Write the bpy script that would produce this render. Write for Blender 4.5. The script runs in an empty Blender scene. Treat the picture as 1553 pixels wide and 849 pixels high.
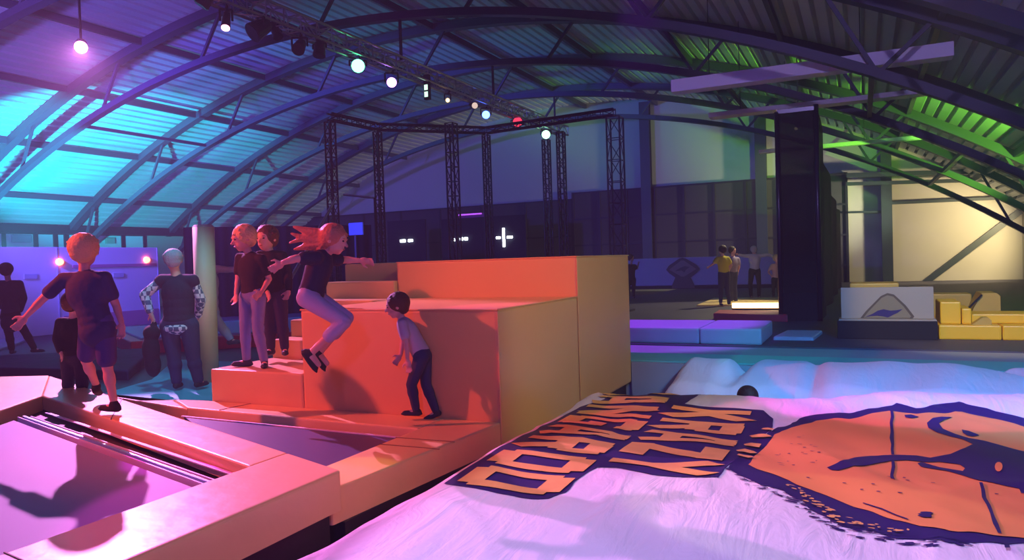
import bpy, bmesh, math, random
from mathutils import Vector, Matrix, noise
random.seed(7)
S = bpy.context.scene
COL = S.collection
PI = math.pi

# ------------------------------------------------------------------ view geometry
W, H, F = 1553, 849, 1105.0
YAW, PITCH, ROLL = -0.4487, 0.0256, -0.0324
CAM = Vector((0, 0, 1.22))
FW = Vector((math.sin(YAW)*math.cos(PITCH), math.cos(YAW)*math.cos(PITCH), -math.sin(PITCH)))
R0 = Vector((math.cos(YAW), -math.sin(YAW), 0)); U0 = R0.cross(FW)
RT = R0*math.cos(ROLL) + U0*math.sin(ROLL)
UP = -R0*math.sin(ROLL) + U0*math.cos(ROLL)
def ray(x, y): return FW*F + RT*(x-W/2) - UP*(y-H/2)
def atz(x, y, z=0.0):
    d = ray(x, y); return CAM + d*((z-CAM.z)/d.z)
def aty(x, y, Y):
    d = ray(x, y); return CAM + d*(Y/d.y)
def atx(x, y, X):
    d = ray(x, y); return CAM + d*(X/d.x)
def atd(x, y, dep): return CAM + ray(x, y)*(dep/F)
def depth_of(p): return (Vector(p)-CAM).dot(FW)

# ------------------------------------------------------------------ materials
def mat(name, col, rough=.6, metal=0, spec=.5, bump=0, bscale=20, var=0, vscale=3, coat=0, emit=None, estr=0, sheen=0):
    m = bpy.data.materials.new(name); m.use_nodes = True
    nt = m.node_tree; b = nt.nodes['Principled BSDF']
    b.inputs['Base Color'].default_value = (*col, 1)
    b.inputs['Roughness'].default_value = rough
    b.inputs['Metallic'].default_value = metal
    b.inputs['Specular IOR Level'].default_value = spec
    b.inputs['Coat Weight'].default_value = coat
    if sheen: b.inputs['Sheen Weight'].default_value = sheen
    tc = nt.nodes.new('ShaderNodeTexCoord')
    if bump:
        n = nt.nodes.new('ShaderNodeTexNoise'); n.inputs['Scale'].default_value = bscale; n.inputs['Detail'].default_value = 4
        nt.links.new(tc.outputs['Object'], n.inputs['Vector'])
        bp = nt.nodes.new('ShaderNodeBump'); bp.inputs['Strength'].default_value = bump; bp.inputs['Distance'].default_value = .02
        nt.links.new(n.outputs['Fac'], bp.inputs['Height']); nt.links.new(bp.outputs['Normal'], b.inputs['Normal'])
    if var:
        n = nt.nodes.new('ShaderNodeTexNoise'); n.inputs['Scale'].default_value = vscale; n.inputs['Detail'].default_value = 5
        nt.links.new(tc.outputs['Object'], n.inputs['Vector'])
        mx = nt.nodes.new('ShaderNodeMix'); mx.data_type = 'RGBA'
        mx.inputs[6].default_value = (*[c*(1-var) for c in col], 1); mx.inputs[7].default_value = (*[min(1, c*(1+var)) for c in col], 1)
        nt.links.new(n.outputs['Fac'], mx.inputs[0]); nt.links.new(mx.outputs[2], b.inputs['Base Color'])
    if emit:
        b.inputs['Emission Color'].default_value = (*emit, 1); b.inputs['Emission Strength'].default_value = estr
    return m

def fabric_sheet(name, col):
    """white airbag fabric with fine stretched creases"""
    m = mat(name, col, .55, spec=.35)
    nt = m.node_tree; b = nt.nodes['Principled BSDF']
    tc = nt.nodes.new('ShaderNodeTexCoord'); mp = nt.nodes.new('ShaderNodeMapping')
    mp.inputs['Scale'].default_value = (3.2, .8, 1); mp.inputs['Rotation'].default_value = (0, 0, .5)
    n = nt.nodes.new('ShaderNodeTexNoise'); n.inputs['Scale'].default_value = 2.2; n.inputs['Detail'].default_value = 5; n.inputs['Distortion'].default_value = .8
    nt.links.new(tc.outputs['Object'], mp.inputs['Vector']); nt.links.new(mp.outputs[0], n.inputs['Vector'])
    bp = nt.nodes.new('ShaderNodeBump'); bp.inputs['Strength'].default_value = .5; bp.inputs['Distance'].default_value = .05
    nt.links.new(n.outputs['Fac'], bp.inputs['Height']); nt.links.new(bp.outputs['Normal'], b.inputs['Normal'])
    return m

def plaid(name):
    m = mat(name, (.5, .6, .7), .8); nt = m.node_tree; b = nt.nodes['Principled BSDF']
    tc = nt.nodes.new('ShaderNodeTexCoord'); ck = nt.nodes.new('ShaderNodeTexChecker'); ck.inputs['Scale'].default_value = 18
    ck.inputs['Color1'].default_value = (.75, .8, .85, 1); ck.inputs['Color2'].default_value = (.10, .14, .25, 1)
    nt.links.new(tc.outputs['Object'], ck.inputs['Vector']); nt.links.new(ck.outputs['Color'], b.inputs['Base Color']); return m

def netting(name, col, cover, cell=.05, wire=.35):
    m = mat(name, col, .8); nt = m.node_tree; b = nt.nodes['Principled BSDF']; out = nt.nodes['Material Output']
    tr = nt.nodes.new('ShaderNodeBsdfTransparent'); mx = nt.nodes.new('ShaderNodeMixShader'); mx.inputs[0].default_value = cover
    nt.links.new(tr.outputs[0], mx.inputs[1]); nt.links.new(b.outputs[0], mx.inputs[2]); nt.links.new(mx.outputs[0], out.inputs['Surface'])
    return m

M = dict(
 vinyl=mat('yellow_vinyl', (.80, .50, .17), .42, bump=.25, bscale=4, var=.06, vscale=1.5),
 vinyl_seam=mat('vinyl_seam', (.25, .14, .06), .6),
 step=mat('tan_vinyl', (.72, .50, .20), .42, bump=.3, bscale=5, var=.08),
 pad=mat('pad_vinyl', (.84, .62, .24), .38, bump=.25, bscale=6, var=.06),
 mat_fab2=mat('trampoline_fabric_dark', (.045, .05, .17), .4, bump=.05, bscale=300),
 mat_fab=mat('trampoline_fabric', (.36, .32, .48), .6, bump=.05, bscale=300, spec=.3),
 mat_strip=mat('mat_border', (.75, .72, .80), .5),
 dark=mat('black_steel', (.012, .012, .018), .45, metal=.0, spec=.5),
 steel=mat('dark_green_steel', (.03, .05, .05), .5, spec=.5),
 roofsteel=mat('roof_steel', (.05, .055, .09), .5, spec=.5),
 alu=mat('truss_aluminium', (.45, .45, .48), .35, metal=.8),
 blacktruss=mat('black_truss', (.03, .03, .05), .3, metal=.3, spec=.8),
 roof=mat('corrugated_sheet', (.62, .64, .66), .5, var=.08, vscale=.6),
 wall=mat('wall_cladding', (.52, .50, .42), .8, bump=.05, bscale=2, var=.08, vscale=.4),
 floor=mat('dark_floor', (.06, .06, .09), .6, var=.2, vscale=1),
 bluefloor=mat('blue_mat_vinyl', (.08, .50, .62), .5, var=.1),
 bed=mat('bed_fabric', (.16, .13, .34), .7),
 pit=mat('pit_fabric', (.035, .03, .10), .8, bump=.4, bscale=5, var=.3),
 white=fabric_sheet('airbag_white', (.80, .78, .82)),
 navy=mat('print_navy', (.030, .016, .12), .5),
 orange=mat('print_orange', (.85, .33, .10), .5, var=.12, vscale=2),
 letter=mat('print_gold', (.88, .46, .13), .5, var=.25, vscale=7),
 deckgrey=mat('deck_grey', (.30, .32, .36), .6, var=.1),
 deckgreen=mat('deck_green', (.12, .50, .42), .5, var=.1),
 foamgrey=mat('foam_greyblue', (.42, .46, .55), .5, bump=.2, bscale=5, var=.1),
 panel=mat('dark_panel', (.055, .05, .055), .8, var=.2, vscale=.7),
 panelframe=mat('panel_frame', (.008, .01, .018), .6),
 barrier=mat('barrier_white', (.38, .38, .36), .7, var=.08),
 sign=mat('sign_board', (.36, .31, .26), .6, var=.05),
 signmark=mat('sign_marking', (.10, .07, .05), .7),
 signfill=mat('sign_fill', (.24, .20, .13), .7),
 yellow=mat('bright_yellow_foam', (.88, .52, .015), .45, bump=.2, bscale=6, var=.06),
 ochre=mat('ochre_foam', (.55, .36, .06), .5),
 redmat=mat('red_mat', (.75, .06, .10), .45),
 bluemat=mat('light_blue_mat', (.25, .45, .75), .45),
 partition=mat('partition_white', (.62, .62, .68), .6, var=.06, vscale=.5),
 stripe=mat('partition_stripe', (.45, .2, .3), .6),
 lamp=mat('lamp_black', (.01, .01, .012), .4),
 column=mat('column_vinyl', (.55, .47, .28), .5, bump=.15, bscale=5),
 curtain=mat('black_curtain', (.012, .012, .02), .9),
 net=netting('black_netting', (.008, .008, .014), .86),
 net2=netting('black_netting_side', (.008, .008, .014), .95),
 lightbar=mat('light_bar_white', (.85, .82, .92), .5),
 redsign=mat('red_sign', (.7, .12, .04), .5),
 windowpane=mat('pale_pane', (.75, .85, .88), .35),
 plaid=plaid('plaid_cloth'),
 skin=mat('skin', (.72, .42, .32), .55, var=.05, vscale=8),
 eye=mat('eye_dark', (.02, .015, .015), .3), lip=mat('lip', (.4, .12, .10), .5),
)
def cloth(name, c): return mat(name, c, .85, bump=.3, bscale=14, var=.1, vscale=6)
def emis(name, c, s): return mat(name, c, .4, emit=c, estr=s)

# ------------------------------------------------------------------ object helpers
def link(name, me, m=None, parent=None, smooth=False):
    o = bpy.data.objects.new(name, me); COL.objects.link(o)
    if m is not None:
        me.materials.clear(); me.materials.append(m)
    if smooth:
        for p in me.polygons: p.use_smooth = True
    if parent is not None:
        o.parent = parent; o.matrix_parent_inverse = parent.matrix_world.inverted()
    return o
def fin(name, bm, m=None, parent=None, smooth=False):
    me = bpy.data.meshes.new(name); bm.normal_update(); bm.to_mesh(me); bm.free()
    return link(name, me, m, parent, smooth)
def empty(name, loc=(0, 0, 0)):
    o = bpy.data.objects.new(name, None); COL.objects.link(o); o.location = loc; o.empty_display_size = .1
    o.matrix_world = Matrix.Translation(loc); return o
def tag(o, label=None, cat=None, group=None, kind=None):
    if label: o['label'] = label
    if cat: o['category'] = cat
    if group: o['group'] = group
    if kind: o['kind'] = kind
    return o
def thing(name, loc, label, cat, group=None): return tag(empty(name, loc), label, cat, group)
def struct(o): o['kind'] = 'structure'; return o

def box(bm, x0, x1, y0, y1, z0, z1, bev=0, rot=None):
    r = bmesh.ops.create_cube(bm, size=1); vs = r['verts']
    for v in vs:
        v.co = Vector(((x0+x1)/2+v.co.x*(x1-x0), (y0+y1)/2+v.co.y*(y1-y0), (z0+z1)/2+v.co.z*(z1-z0)))
    if rot: bmesh.ops.transform(bm, matrix=rot, verts=vs)
    if bev:
        es = list({e for v in vs for e in v.link_edges})
        bmesh.ops.bevel(bm, geom=es, offset=bev, segments=2, affect='EDGES', profile=.6)
def bar(bm, a, b, w, h=None, bev=0):
    """rectangular bar from a to b"""
    a, b = Vector(a), Vector(b); h = h or w; d = b-a; L = d.length
    if L < 1e-6: return
    q = d.to_track_quat('Z', 'Y').to_matrix().to_4x4()
    r = bmesh.ops.create_cube(bm, size=1)
    for v in r['verts']: v.co = Vector((v.co.x*w, v.co.y*h, (v.co.z+.5)*L))
    bmesh.ops.transform(bm, matrix=Matrix.Translation(a) @ q, verts=r['verts'])
def tube(bm, a, b, r0, r1=None, seg=10):
    a, b = Vector(a), Vector(b); r1 = r0 if r1 is None else r1; d = b-a
    if d.length < 1e-6: return
    q = d.to_track_quat('Z', 'Y').to_matrix().to_4x4()
    r = bmesh.ops.create_cone(bm, cap_ends=True, segments=seg, radius1=r0, radius2=r1, depth=d.length)
    bmesh.ops.transform(bm, matrix=Matrix.Translation((a+b)/2) @ q, verts=r['verts'])
def prism(bm, poly, z0, z1, bev=0):
    vs = [bm.verts.new((p[0], p[1], z0)) for p in poly]
    f = bm.faces.new(vs); f.normal_update()
    if f.normal.z > 0: f.normal_flip()
    r = bmesh.ops.extrude_face_region(bm, geom=[f])
    nv = [g for g in r['geom'] if isinstance(g, bmesh.types.BMVert)]
    for v in nv: v.co.z = z1
    if bev:
        es = list({e for v in nv for e in v.link_edges})
        bmesh.ops.bevel(bm, geom=es, offset=bev, segments=3, affect='EDGES', profile=.6)
    bmesh.ops.recalc_face_normals(bm, faces=bm.faces[:])
def mk(fn, name, m, parent=None, smooth=False):
    bm = bmesh.new(); fn(bm); return fin(name, bm, m, parent, smooth)

# ================================================================== SETTING
XL, XR, YB, YF = -28.0, 5.1, 31.0, -7.0
XC = -11.7
RTOP, ZTOP = 28.5, 8.15
RBOT, ZBOT = 27.9, 6.85
def arc_z(x, R, top): return top-R+math.sqrt(max(0, R*R-(x-XC)**2))
# floor
def f(bm): box(bm, XL, -6.2, YF, 31, -.5, -.26)
struct(mk(f, 'floor', M['floor']))
def f(bm): box(bm, -6.2, XR, YF, 8.35, -.95, -.80)
o = struct(mk(f, 'floor', M['pit'])); o.name = 'floor_pit'
def f(bm): box(bm, -6.2, XR, 10.0, YB, -.5, 0)
o = struct(mk(f, 'floor', M['floor'])); o.name = 'floor_back'
# blue floor area beside the steps
def f(bm): prism(bm, [(-8.35, 5.7), (-6.25, 5.0), (-6.25, 8.5), (-10.4, 8.5), (-8.8, 6.8)], -.26, -.235, .008)
o = tag(mk(f, 'floor_mat', M['bluefloor']), 'blue vinyl floor mat between the trampoline pads and the foam steps', 'floor mat')
# corrugated ceiling
def f(bm):
    pitch = .32; amp = .13
    th0 = math.asin((XL-.3-XC)/RTOP); th1 = math.asin((XR+.3-XC)/RTOP)
    n = int((th1-th0)*RTOP/pitch); rows = []
    prof = [(0, 0), (.64, 0), (.72, 1), (.92, 1)]
    for i in range(n+1):
        for t, a in prof:
            th = th0+(th1-th0)*(i+t)/n
            r = RTOP+a*amp
            rows.append((XC+r*math.sin(th), ZTOP-RTOP+r*math.cos(th)))
    A = [bm.verts.new((x, YF, z)) for x, z in rows]; B = [bm.verts.new((x, YB+.1, z)) for x, z in rows]
    for i in range(len(rows)-1): bm.faces.new((A[i], A[i+1], B[i+1], B[i]))
    # outer skin so that the roof has thickness
    C_ = [bm.verts.new((x, YF, z+.18)) for x, z in rows[::8]]; D_ = [bm.verts.new((x, YB+.1, z+.18)) for x, z in rows[::8]]
    for i in range(len(C_)-1): bm.faces.new((C_[i], D_[i], D_[i+1], C_[i+1]))
struct(mk(f, 'ceiling', M['roof']))
# back wall
def f(bm):
    n = 40; pts = [(XL+(XR-XL)*i/n, arc_z(XL+(XR-XL)*i/n, RTOP, ZTOP)+.06) for i in range(n+1)]
    for y in (YB, YB+.3):
        vs = [bm.verts.new((x, y, z)) for x, z in pts]; lo = [bm.verts.new((x, y, -.5)) for x, z in pts]
        for i in range(n): bm.faces.new((lo[i], lo[i+1], vs[i+1], vs[i]))
struct(mk(f, 'wall_back', M['wall']))
def f(bm): box(bm, XL-.3, XL, YF, YB+.3, -.5, arc_z(XL, RTOP, ZTOP)+.1)
struct(mk(f, 'wall_left', M['wall']))
def f(bm): box(bm, XR, XR+.3, YF, YB+.3, -.95, arc_z(XR, RTOP, ZTOP)+.1)
struct(mk(f, 'wall_right', M['wall']))
# wall columns on the back wall
for x, w, lab in ((982, .42, 'dark steel column on the back wall behind the diamond sign'), (1156, .42, 'dark steel column on the back wall behind the jumpers'), (1345, .36, 'dark green steel column on the warm lit wall at right')):
    p = aty(x, 330, YB-.22)
    def f(bm):
        zt = arc_z(p.x, RTOP, ZTOP)-.12
        for s in (-1, 1): box(bm, p.x-w/2, p.x+w/2, p.y+s*.14-.015, p.y+s*.14+.015, 0, zt)
        box(bm, p.x-.02, p.x+.02, p.y-.14, p.y+.14, 0, zt)
    o = tag(mk(f, 'steel_column', M['steel']), lab, 'column', 'steel columns of the back wall')
# dark panel band on back wall
def panelrow(x0, x1, zt, n, name, lab, rows=2):
    t = thing(name, ((x0+x1)/2, YB-.1, 0), lab, 'wall panel')
    def f(bm): box(bm, x0, x1, YB-.10, YB-.03, 0, zt)
    mk(f, 'panel_face', M['panel'], t)
    def f(bm):
        for i in range(n+1):
            x = x0+(x1-x0)*i/n; box(bm, x-.045, x+.045, YB-.16, YB-.10, 0, zt)
        for k in range(rows+1):
            z = zt*(1-k/(rows+.0))*1.0
            z = zt-.04-(zt-.3)*k/rows*.9
            box(bm, x0, x1, YB-.155, YB-.10, z-.035, z+.035)
    mk(f, 'panel_frame', M['panelframe'], t)
panelrow(-27.9, -11.75, 3.95, 7, 'dark_wall_panel', 'long low dark panel band along the back wall behind the tall foam block')
panelrow(-11.7, -.5, 4.22, 9, 'dark_wall_panel', 'higher dark grid panels on the back wall behind the jumpers', 3)
# right-side wall rails and brace
def wallbar(pa, pb, w, lab, name='wall_rail', yy=30.75):
    a, b = aty(*pa, yy), aty(*pb, yy)
    def f(bm): bar(bm, a, b, w, w*.8)
    tag(mk(f, name, M['steel']), lab, 'beam')
wallbar((1284, 266), (1551, 258), .20, 'upper of two dark rails crossing the right wall under the roof trusses', yy=30.4)
wallbar((1284, 279), (1551, 271), .16, 'lower of two dark rails crossing the right wall under the roof trusses', yy=30.4)
wallbar((1352, 308), (1549, 299), .13, 'thin green rail right of the wall column at right')
wallbar((1286, 322), (1336, 321), .09, 'short thin rail left of the wall column at right')
wallbar((1398, 432), (1547, 320), .26, 'dark diagonal brace rising to the right on the warm lit wall', 'diagonal_brace')
a = aty(1540, 433, 30.9)
def f(bm): box(bm, a.x-.28, a.x+.16, 30.84, 30.98, a.z-.15, a.z+.17, .02)
tag(mk(f, 'wall_sign', M['redsign']), 'small red sign on the warm lit wall at the far right', 'sign')

# arch trusses
def arch(y, lab, xl=XL+.1, xr=XR-.1):
    t = thing('roof_truss', (XC, y, ZBOT), lab, 'roof truss', 'arched roof trusses')
    th = lambda x, R: math.asin((x-XC)/R)
    def chord(R, top, w, h, nm):
        bm = bmesh.new(); n = 56; a, b = th(xl, R), th(xr, R); pr = None
        for i in range(n+1):
            an = a+(b-a)*i/n; vs = []
            for rr, yy in ((R-h/2, y-w/2), (R+h/2, y-w/2), (R+h/2, y+w/2), (R-h/2, y+w/2)):
                vs.append(bm.verts.new((XC+rr*math.sin(an), yy, top-R+rr*math.cos(an))))
            if pr:
                for k in range(4): bm.faces.new((pr[k], pr[(k+1) % 4], vs[(k+1) % 4], vs[k]))
            else: bm.faces.new(vs)
            pr = vs
        bm.faces.new(pr); bmesh.ops.recalc_face_normals(bm, faces=bm.faces[:])
        fin(nm, bm, M['roofsteel'], t)
    chord(RTOP-.16, ZTOP-.16, .26, .22, 'top_chord'); chord(RBOT, ZBOT, .20, .16, 'bottom_chord')
    n = 8; xs = [xl+.8+(xr-xl-1.6)*i/n for i in range(n+1)]
    for i in range(n+1):
        pb = Vector((xs[i], y, arc_z(xs[i], RBOT, ZBOT)))
        for s in ((-1, 1) if xs[i] > -6 else (1,)):
            xt = xs[i]+s*.85
            if i == 0 and s < 0 or i == n and s > 0: continue
            pt = Vector((xt, y, arc_z(xt, RTOP-.16, ZTOP-.16)))
            def f(bm): bar(bm, pb, pt, .07)
            mk(f, 'web_brace', M['roofsteel'], t)
YA = [9.2, 13.7, 18.2, 22.7, 27.2]
LAB = ['arched roof truss nearest the camera, crossing the top corners', 'arched roof truss whose lower chord passes above the hanging light truss, second nearest',
       'arched roof truss edging the bright cyan roof bay, third nearest', 'arched roof truss in front of the green lit roof, fourth from camera', 'arched roof truss farthest away, close before the back wall']
for y, l in zip(YA, LAB): arch(y, l)
# purlins under the sheet (run along the hall)
pur = []
for i, x in enumerate([-26.2, -23.6, -20.6, -17.4, -14.2, -11.0, -7.8, -4.6, -1.6, 1.2, 3.6]):
    z = arc_z(x, RTOP, ZTOP)-.12
    def f(bm): box(bm, x-.05, x+.05, YF, YB-.02, z-.10, z+.08)
    tag(mk(f, 'purlin', M['roofsteel']), 'long straight steel purlin running under the corrugated roof sheet', 'purlin', 'roof purlins')
for (x, ya, yb) in ((-20.2, 13.7, 18.2), (-3.0, 18.2, 22.7), (0.2, 13.7, 18.2), (2.0, 18.2, 27.2)):
    z = arc_z(x, RBOT, ZBOT)
    def f(bm): bar(bm, (x, ya, z), (x, yb, z), .09)
    tag(mk(f, 'tie_bar', M['roofsteel']), 'slim tie bar linking the lower chords of two roof trusses', 'tie bar', 'tie bars between roof trusses')
# eaves girder left
def f(bm):
    box(bm, -27.9, -27.6, 6, 30.5, 2.84, 3.16)
o = mk(f, 'eaves_girder', M['dark']); tag(o, 'long dark girder under the cyan roof edge along the left wall', 'girder')
# windows in left wall under / over the girder
wn = 0
for (xa, xb, yt, yb_) in ((-30, 4, 357, 375), (7, 52, 356, 375), (56, 82, 356, 375), (86, 98, 356, 375), (103, 140, 354, 375), (145, 185, 352, 375), (188, 218, 352, 374), (5, 52, 334, 346), (56, 84, 338, 344)):
    wn += 1
    a, b, c = atx(xa, yb_, -27.9), atx(xb, yb_, -27.9), atx(xa, yt, -27.9)
    z0, z1 = a.z, c.z
    if wn < 8: z0 = 2.2; z1 = 2.84
    else: z0, z1 = 3.17, (3.42 if wn == 8 else 3.32)
    def f(bm): box(bm, -27.97, -27.90, a.y, b.y, z0, z1)
    w = struct(mk(f, 'window_%d' % wn, M['windowpane']))
    def f(bm):
        for (y0, y1, q0, q1) in ((a.y-.05, a.y+.03, z0, z1), (b.y-.03, b.y+.05, z0, z1), (a.y, b.y, z0-.04, z0+.03), (a.y, b.y, z1-.03, z1+.04)):
            box(bm, -27.92, -27.84, y0, y1, q0, q1)
    mk(f, 'window_frame', M['dark'], w)
    if wn in (2, 6):
        def f(bm):
            yc = (a.y+b.y)/2
            if wn == 2: box(bm, -27.90, -27.80, yc-.30, yc+.40, 2.50, 2.78, .03)
            else: box(bm, -27.90, -27.78, yc-.18, yc+.22, 2.48, 2.72, .03)
        mk(f, 'wall_fan', M['foamgrey'] if wn == 2 else M['deckgreen'], w)

# dark curtains in the left background
def curtain(x0, y0, x1, y1, z0, z1, lab):
    bm = bmesh.new(); n = 90; pr = None; d = Vector((x1-x0, y1-y0, 0)); nr = Vector((-d.y, d.x, 0)).normalized()
    for i in range(n+1):
        p = Vector((x0, y0, 0))+d*i/n+nr*.07*math.sin(i*1.3+noise.noise((i*.2, 0, 0))*2)
        v = [bm.verts.new((p.x, p.y, z0)), bm.verts.new((p.x, p.y, z1))]
        if pr: bm.faces.new((pr[0], v[0], v[1], pr[1]))
        pr = v
    r = bmesh.ops.solidify(bm, geom=bm.faces[:], thickness=.02)
    tag(fin('curtain', bm, M['curtain'], None, True), lab, 'curtain')
curtain(-19.2, 16.2, -15.1, 20.4, -.26, 2.62, 'long black curtain behind the padded column and the jumping child')
# partition wall with red indicator lights
PX = -18.6
t = thing('partition_wall', (PX, 11, -.26), 'white panelled partition with two red lights behind the boy at left', 'partition')
def f(bm): box(bm, PX-.12, PX, 6.5, 14.75, -.26, 1.96, .01)
mk(f, 'wall_panel', M['partition'], t)
def f(bm): box(bm, PX, PX+.02, 12.2, 14.7, 1.42, 1.50); box(bm, PX, PX+.015, 11.9, 14.7, -.24, .18)
mk(f, 'trim_stripe', M['stripe'], t)
def f(bm):
    for y in (9.3, 11.8, 14.75): box(bm, PX, PX+.012, y-.015, y+.015, -.26, 1.96)
mk(f, 'panel_joint', M['foamgrey'], t)
RED = emis('red_lamp', (1, .12, .08), 9)
for x, y in ((91, 397), (223, 394)):
    p = atx(x, y, PX+.04)
    def f(bm): tube(bm, (PX, p.y, p.z), (PX+.07, p.y, p.z), .10, .085, 14)
    mk(f, 'red_light', RED, t)
for x, y in ((47, 419), (180, 417)):
    p = atx(x, y, PX+.02)
    def f(bm): box(bm, PX, PX+.02, p.y-.16, p.y+.16, p.z-.06, p.z+.06)
    mk(f, 'wall_plate', M['foamgrey'], t)
# low mats in the left background
def slab(name, poly, z0, z1, m, lab, cat, group=None, bev=.03):
    def f(bm): prism(bm, poly, z0, z1, bev)
    return tag(mk(f, name, M[m], None, False), lab, cat, group)
slab('foam_mat', [(-15.6, 10.9), (-12.1, 8.95), (-9.2, 11.6), (-12.5, 14.2)], -.26, -.02, 'redmat', 'red sided landing mat beyond the man in the vest', 'mat')
slab('foam_mat', [(-15.3, 10.95), (-12.15, 9.2), (-9.5, 11.6), (-12.5, 13.9)], -.02, .02, 'bluemat', 'light blue mat lying on the red sided mat', 'mat')
slab('foam_mat', [(-13.6, 7.4), (-12.2, 6.4), (-9.2, 6.75), (-11.5, 9.0)], -.26, -.12, 'pit', 'low dark padded mat behind the boy at left', 'mat')
slab('foam_mat', [(-18.2, 10.9), (-16.6, 9.6), (-14.4, 7.4), (-16.5, 6.2), (-18.2, 6.2)], -.26, -.2, 'foamgrey', 'grey mat under the dark clothed person at far left', 'mat')
# small items behind the column

# ================================================================== TRAMPOLINES AND PADS
ZP = .10
k = (1.22-ZP)/1.22
A_ = (-3.46*k, 3.33*k); B_ = (-3.46*k, 3.67*k)
Pout = (-9.06*k, 5.58*k); Pin = (-7.6*k, 4.6*k)
def pad(name, poly, z0, z1, lab, m='pad', seams=()):
    t = thing(name, (*poly[0], z0), lab, 'safety pad', 'trampoline safety pads')
    def f(bm): prism(bm, poly, z0, z1, .018)
    mk(f, 'pad_cover', M[m], t, False)
    for (a, b) in seams:
        def f(bm): bar(bm, (*a, z1+.001), (*b, z1+.001), .006, .006)
        mk(f, 'seam', M['vinyl_seam'], t)
    return t
XO = -2.85*k; XI = -3.46*k
pad('safety_pad', [(XO, .3), (XO, 3.46*k), B_, A_, (XI, .3)], ZP-.22, ZP, 'long pad nearest the camera along the airbag edge of the first trampoline', seams=[((XO, 1.66), (XI, 1.74))])
nx, ny = Pout[0]-B_[0], Pout[1]-B_[1]
pad('safety_pad', [A_, B_, Pout, Pin], ZP-.13, ZP, 'diagonal pad dividing the two trampolines, under the boy at left',
    seams=[((A_[0]+(Pin[0]-A_[0])*.55, A_[1]+(Pin[1]-A_[1])*.55), (B_[0]+nx*.55, B_[1]+ny*.55))])
L1 = (-9.84*k-1.2, 5.44*k-.6); L2 = (-7.09*k+1.5, 3.91*k-2.4)
pad('safety_pad', [Pin, Pout, L1, (-9.3, 1.2), (L2[0]-.0, L2[1])], ZP-.14, ZP, 'white lit pad at the far left corner of the first trampoline')
# mat 1
t = thing('trampoline', (-5, 2.4, -.26), 'large trampoline in the lower left with the shadow of the boy on its mat', 'trampoline', 'trampolines')
def lerp(a, b, s): return (a[0]+(b[0]-a[0])*s, a[1]+(b[1]-a[1])*s)
m1 = [(XI-.02, .3), (XI-.02, 2.83), (-6.35, 3.72), (-6.35+1.9, 1.1), (-4.2, .3)]
m1 = [(XI-.05, .3), (XI-.05, 2.80), (-6.45, 3.66), (-4.9, .9), (-4.5, .3)]
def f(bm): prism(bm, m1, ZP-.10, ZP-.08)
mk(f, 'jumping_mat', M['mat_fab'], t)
def f(bm):
    a, b = Vector((XI-.08, 2.86, ZP-.075)), Vector((-6.5, 3.74, ZP-.075))
    d = (b-a).normalized(); nrm = Vector((-d.y, d.x, 0))
    bar(bm, a-nrm*.20*-1*-1+Vector((0, 0, .004)), b-nrm*.20+Vector((0, 0, .004)), .028, .008)
mk(f, 'border_strap', M['mat_strip'], t)
def f(bm):
    a, b = Vector((XI-.02, 2.90, ZP-.085)), Vector((-6.55, 3.80, ZP-.085)); bar(bm, a, b, .02, .02)
mk(f, 'frame_rail', M['alu'], t)
def f(bm):
    prism(bm, [(XO-.05, .3), (XO-.05, 3.46*k-.05), (B_[0], B_[1]-.05), (A_[0]-.0, A_[1]), (XI+.12, 3.0), (XI+.12, .3)], -.80, ZP-.23)
    prism(bm, [(A_[0]-.05, A_[1]+.03), (B_[0]-.05, B_[1]-.06), (Pout[0]+.1, Pout[1]-.1), (-9.4, 4.6), (-8.8, 1.3), (-8.4, 1.3), (-7.5, 4.2)], -.258, ZP-.15)
mk(f, 'support_frame', M['dark'], t)
def f(bm): prism(bm, [(XI-.02, .3), (XI-.02, 2.95), (-6.9, 4.0), (-7.6, 1.6), (-8, .3)], -.258, -.22)
mk(f, 'bed_base', M['bed'], t)
for off, w_, m_ in ((.035, .05, 'mat_strip'), (.085, .035, 'bluemat'), (.14, .02, 'mat_strip')):
    a, b = Vector((XI-.05, 2.80+off, ZP-.082)), Vector((-6.45, 3.66+off, ZP-.082))
    def f(bm): bar(bm, a, b, .010, w_)
    mk(f, 'edge_strip', M[m_], t)
# second trampoline
c0 = (-5.5, 4.60); c1 = (-2.98, 4.54); c2 = (-2.95, 3.42)
t = thing('trampoline', (-3.6, 4.1, -.26), 'small triangular trampoline in front of the orange foam steps', 'trampoline', 'trampolines')
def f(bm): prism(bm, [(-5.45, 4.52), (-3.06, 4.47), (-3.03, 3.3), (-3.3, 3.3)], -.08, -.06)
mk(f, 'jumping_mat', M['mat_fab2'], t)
def f(bm): prism(bm, [(-5.6, 4.64), (-2.9, 4.58), (-2.9, 3.2), (-3.2, 3.2)], -.26, -.10)
mk(f, 'bed_base', M['bed'], t)
def f(bm): bar(bm, (-5.45, 4.50, -.055), (-3.06, 4.45, -.055), .02, .008)
mk(f, 'border_strap', M['mat_strip'], t)
pad('safety_pad', [(-6.0, 4.87), (-5.5, 4.60), (-3.0, 4.54), (-3.0, 4.915), (-5.65, 4.915)], -.26, 0, 'pad strip at the foot of the orange foam steps', seams=[((-5.1, 4.60), (-5.05, 4.91))])
pad('safety_pad', [(-6.0, 4.87), (-5.95, 4.94), (-6.35, 4.75), (-7.5, 4.95), (-5.5, 4.60)], -.26, -.01, 'small corner pad beside the blue floor mat')
pad('safety_pad', [(-3.0, 3.13), (-2.65, 3.13), (-2.50, 4.915), (-3.0, 4.915)], -.20, 0, 'short pad under the small boy, ending at the corner of the orange block',
    seams=[((-3.0, 4.25), (-2.53, 4.27)), ((-3.0, 4.05), (-2.53, 4.07))])
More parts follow.
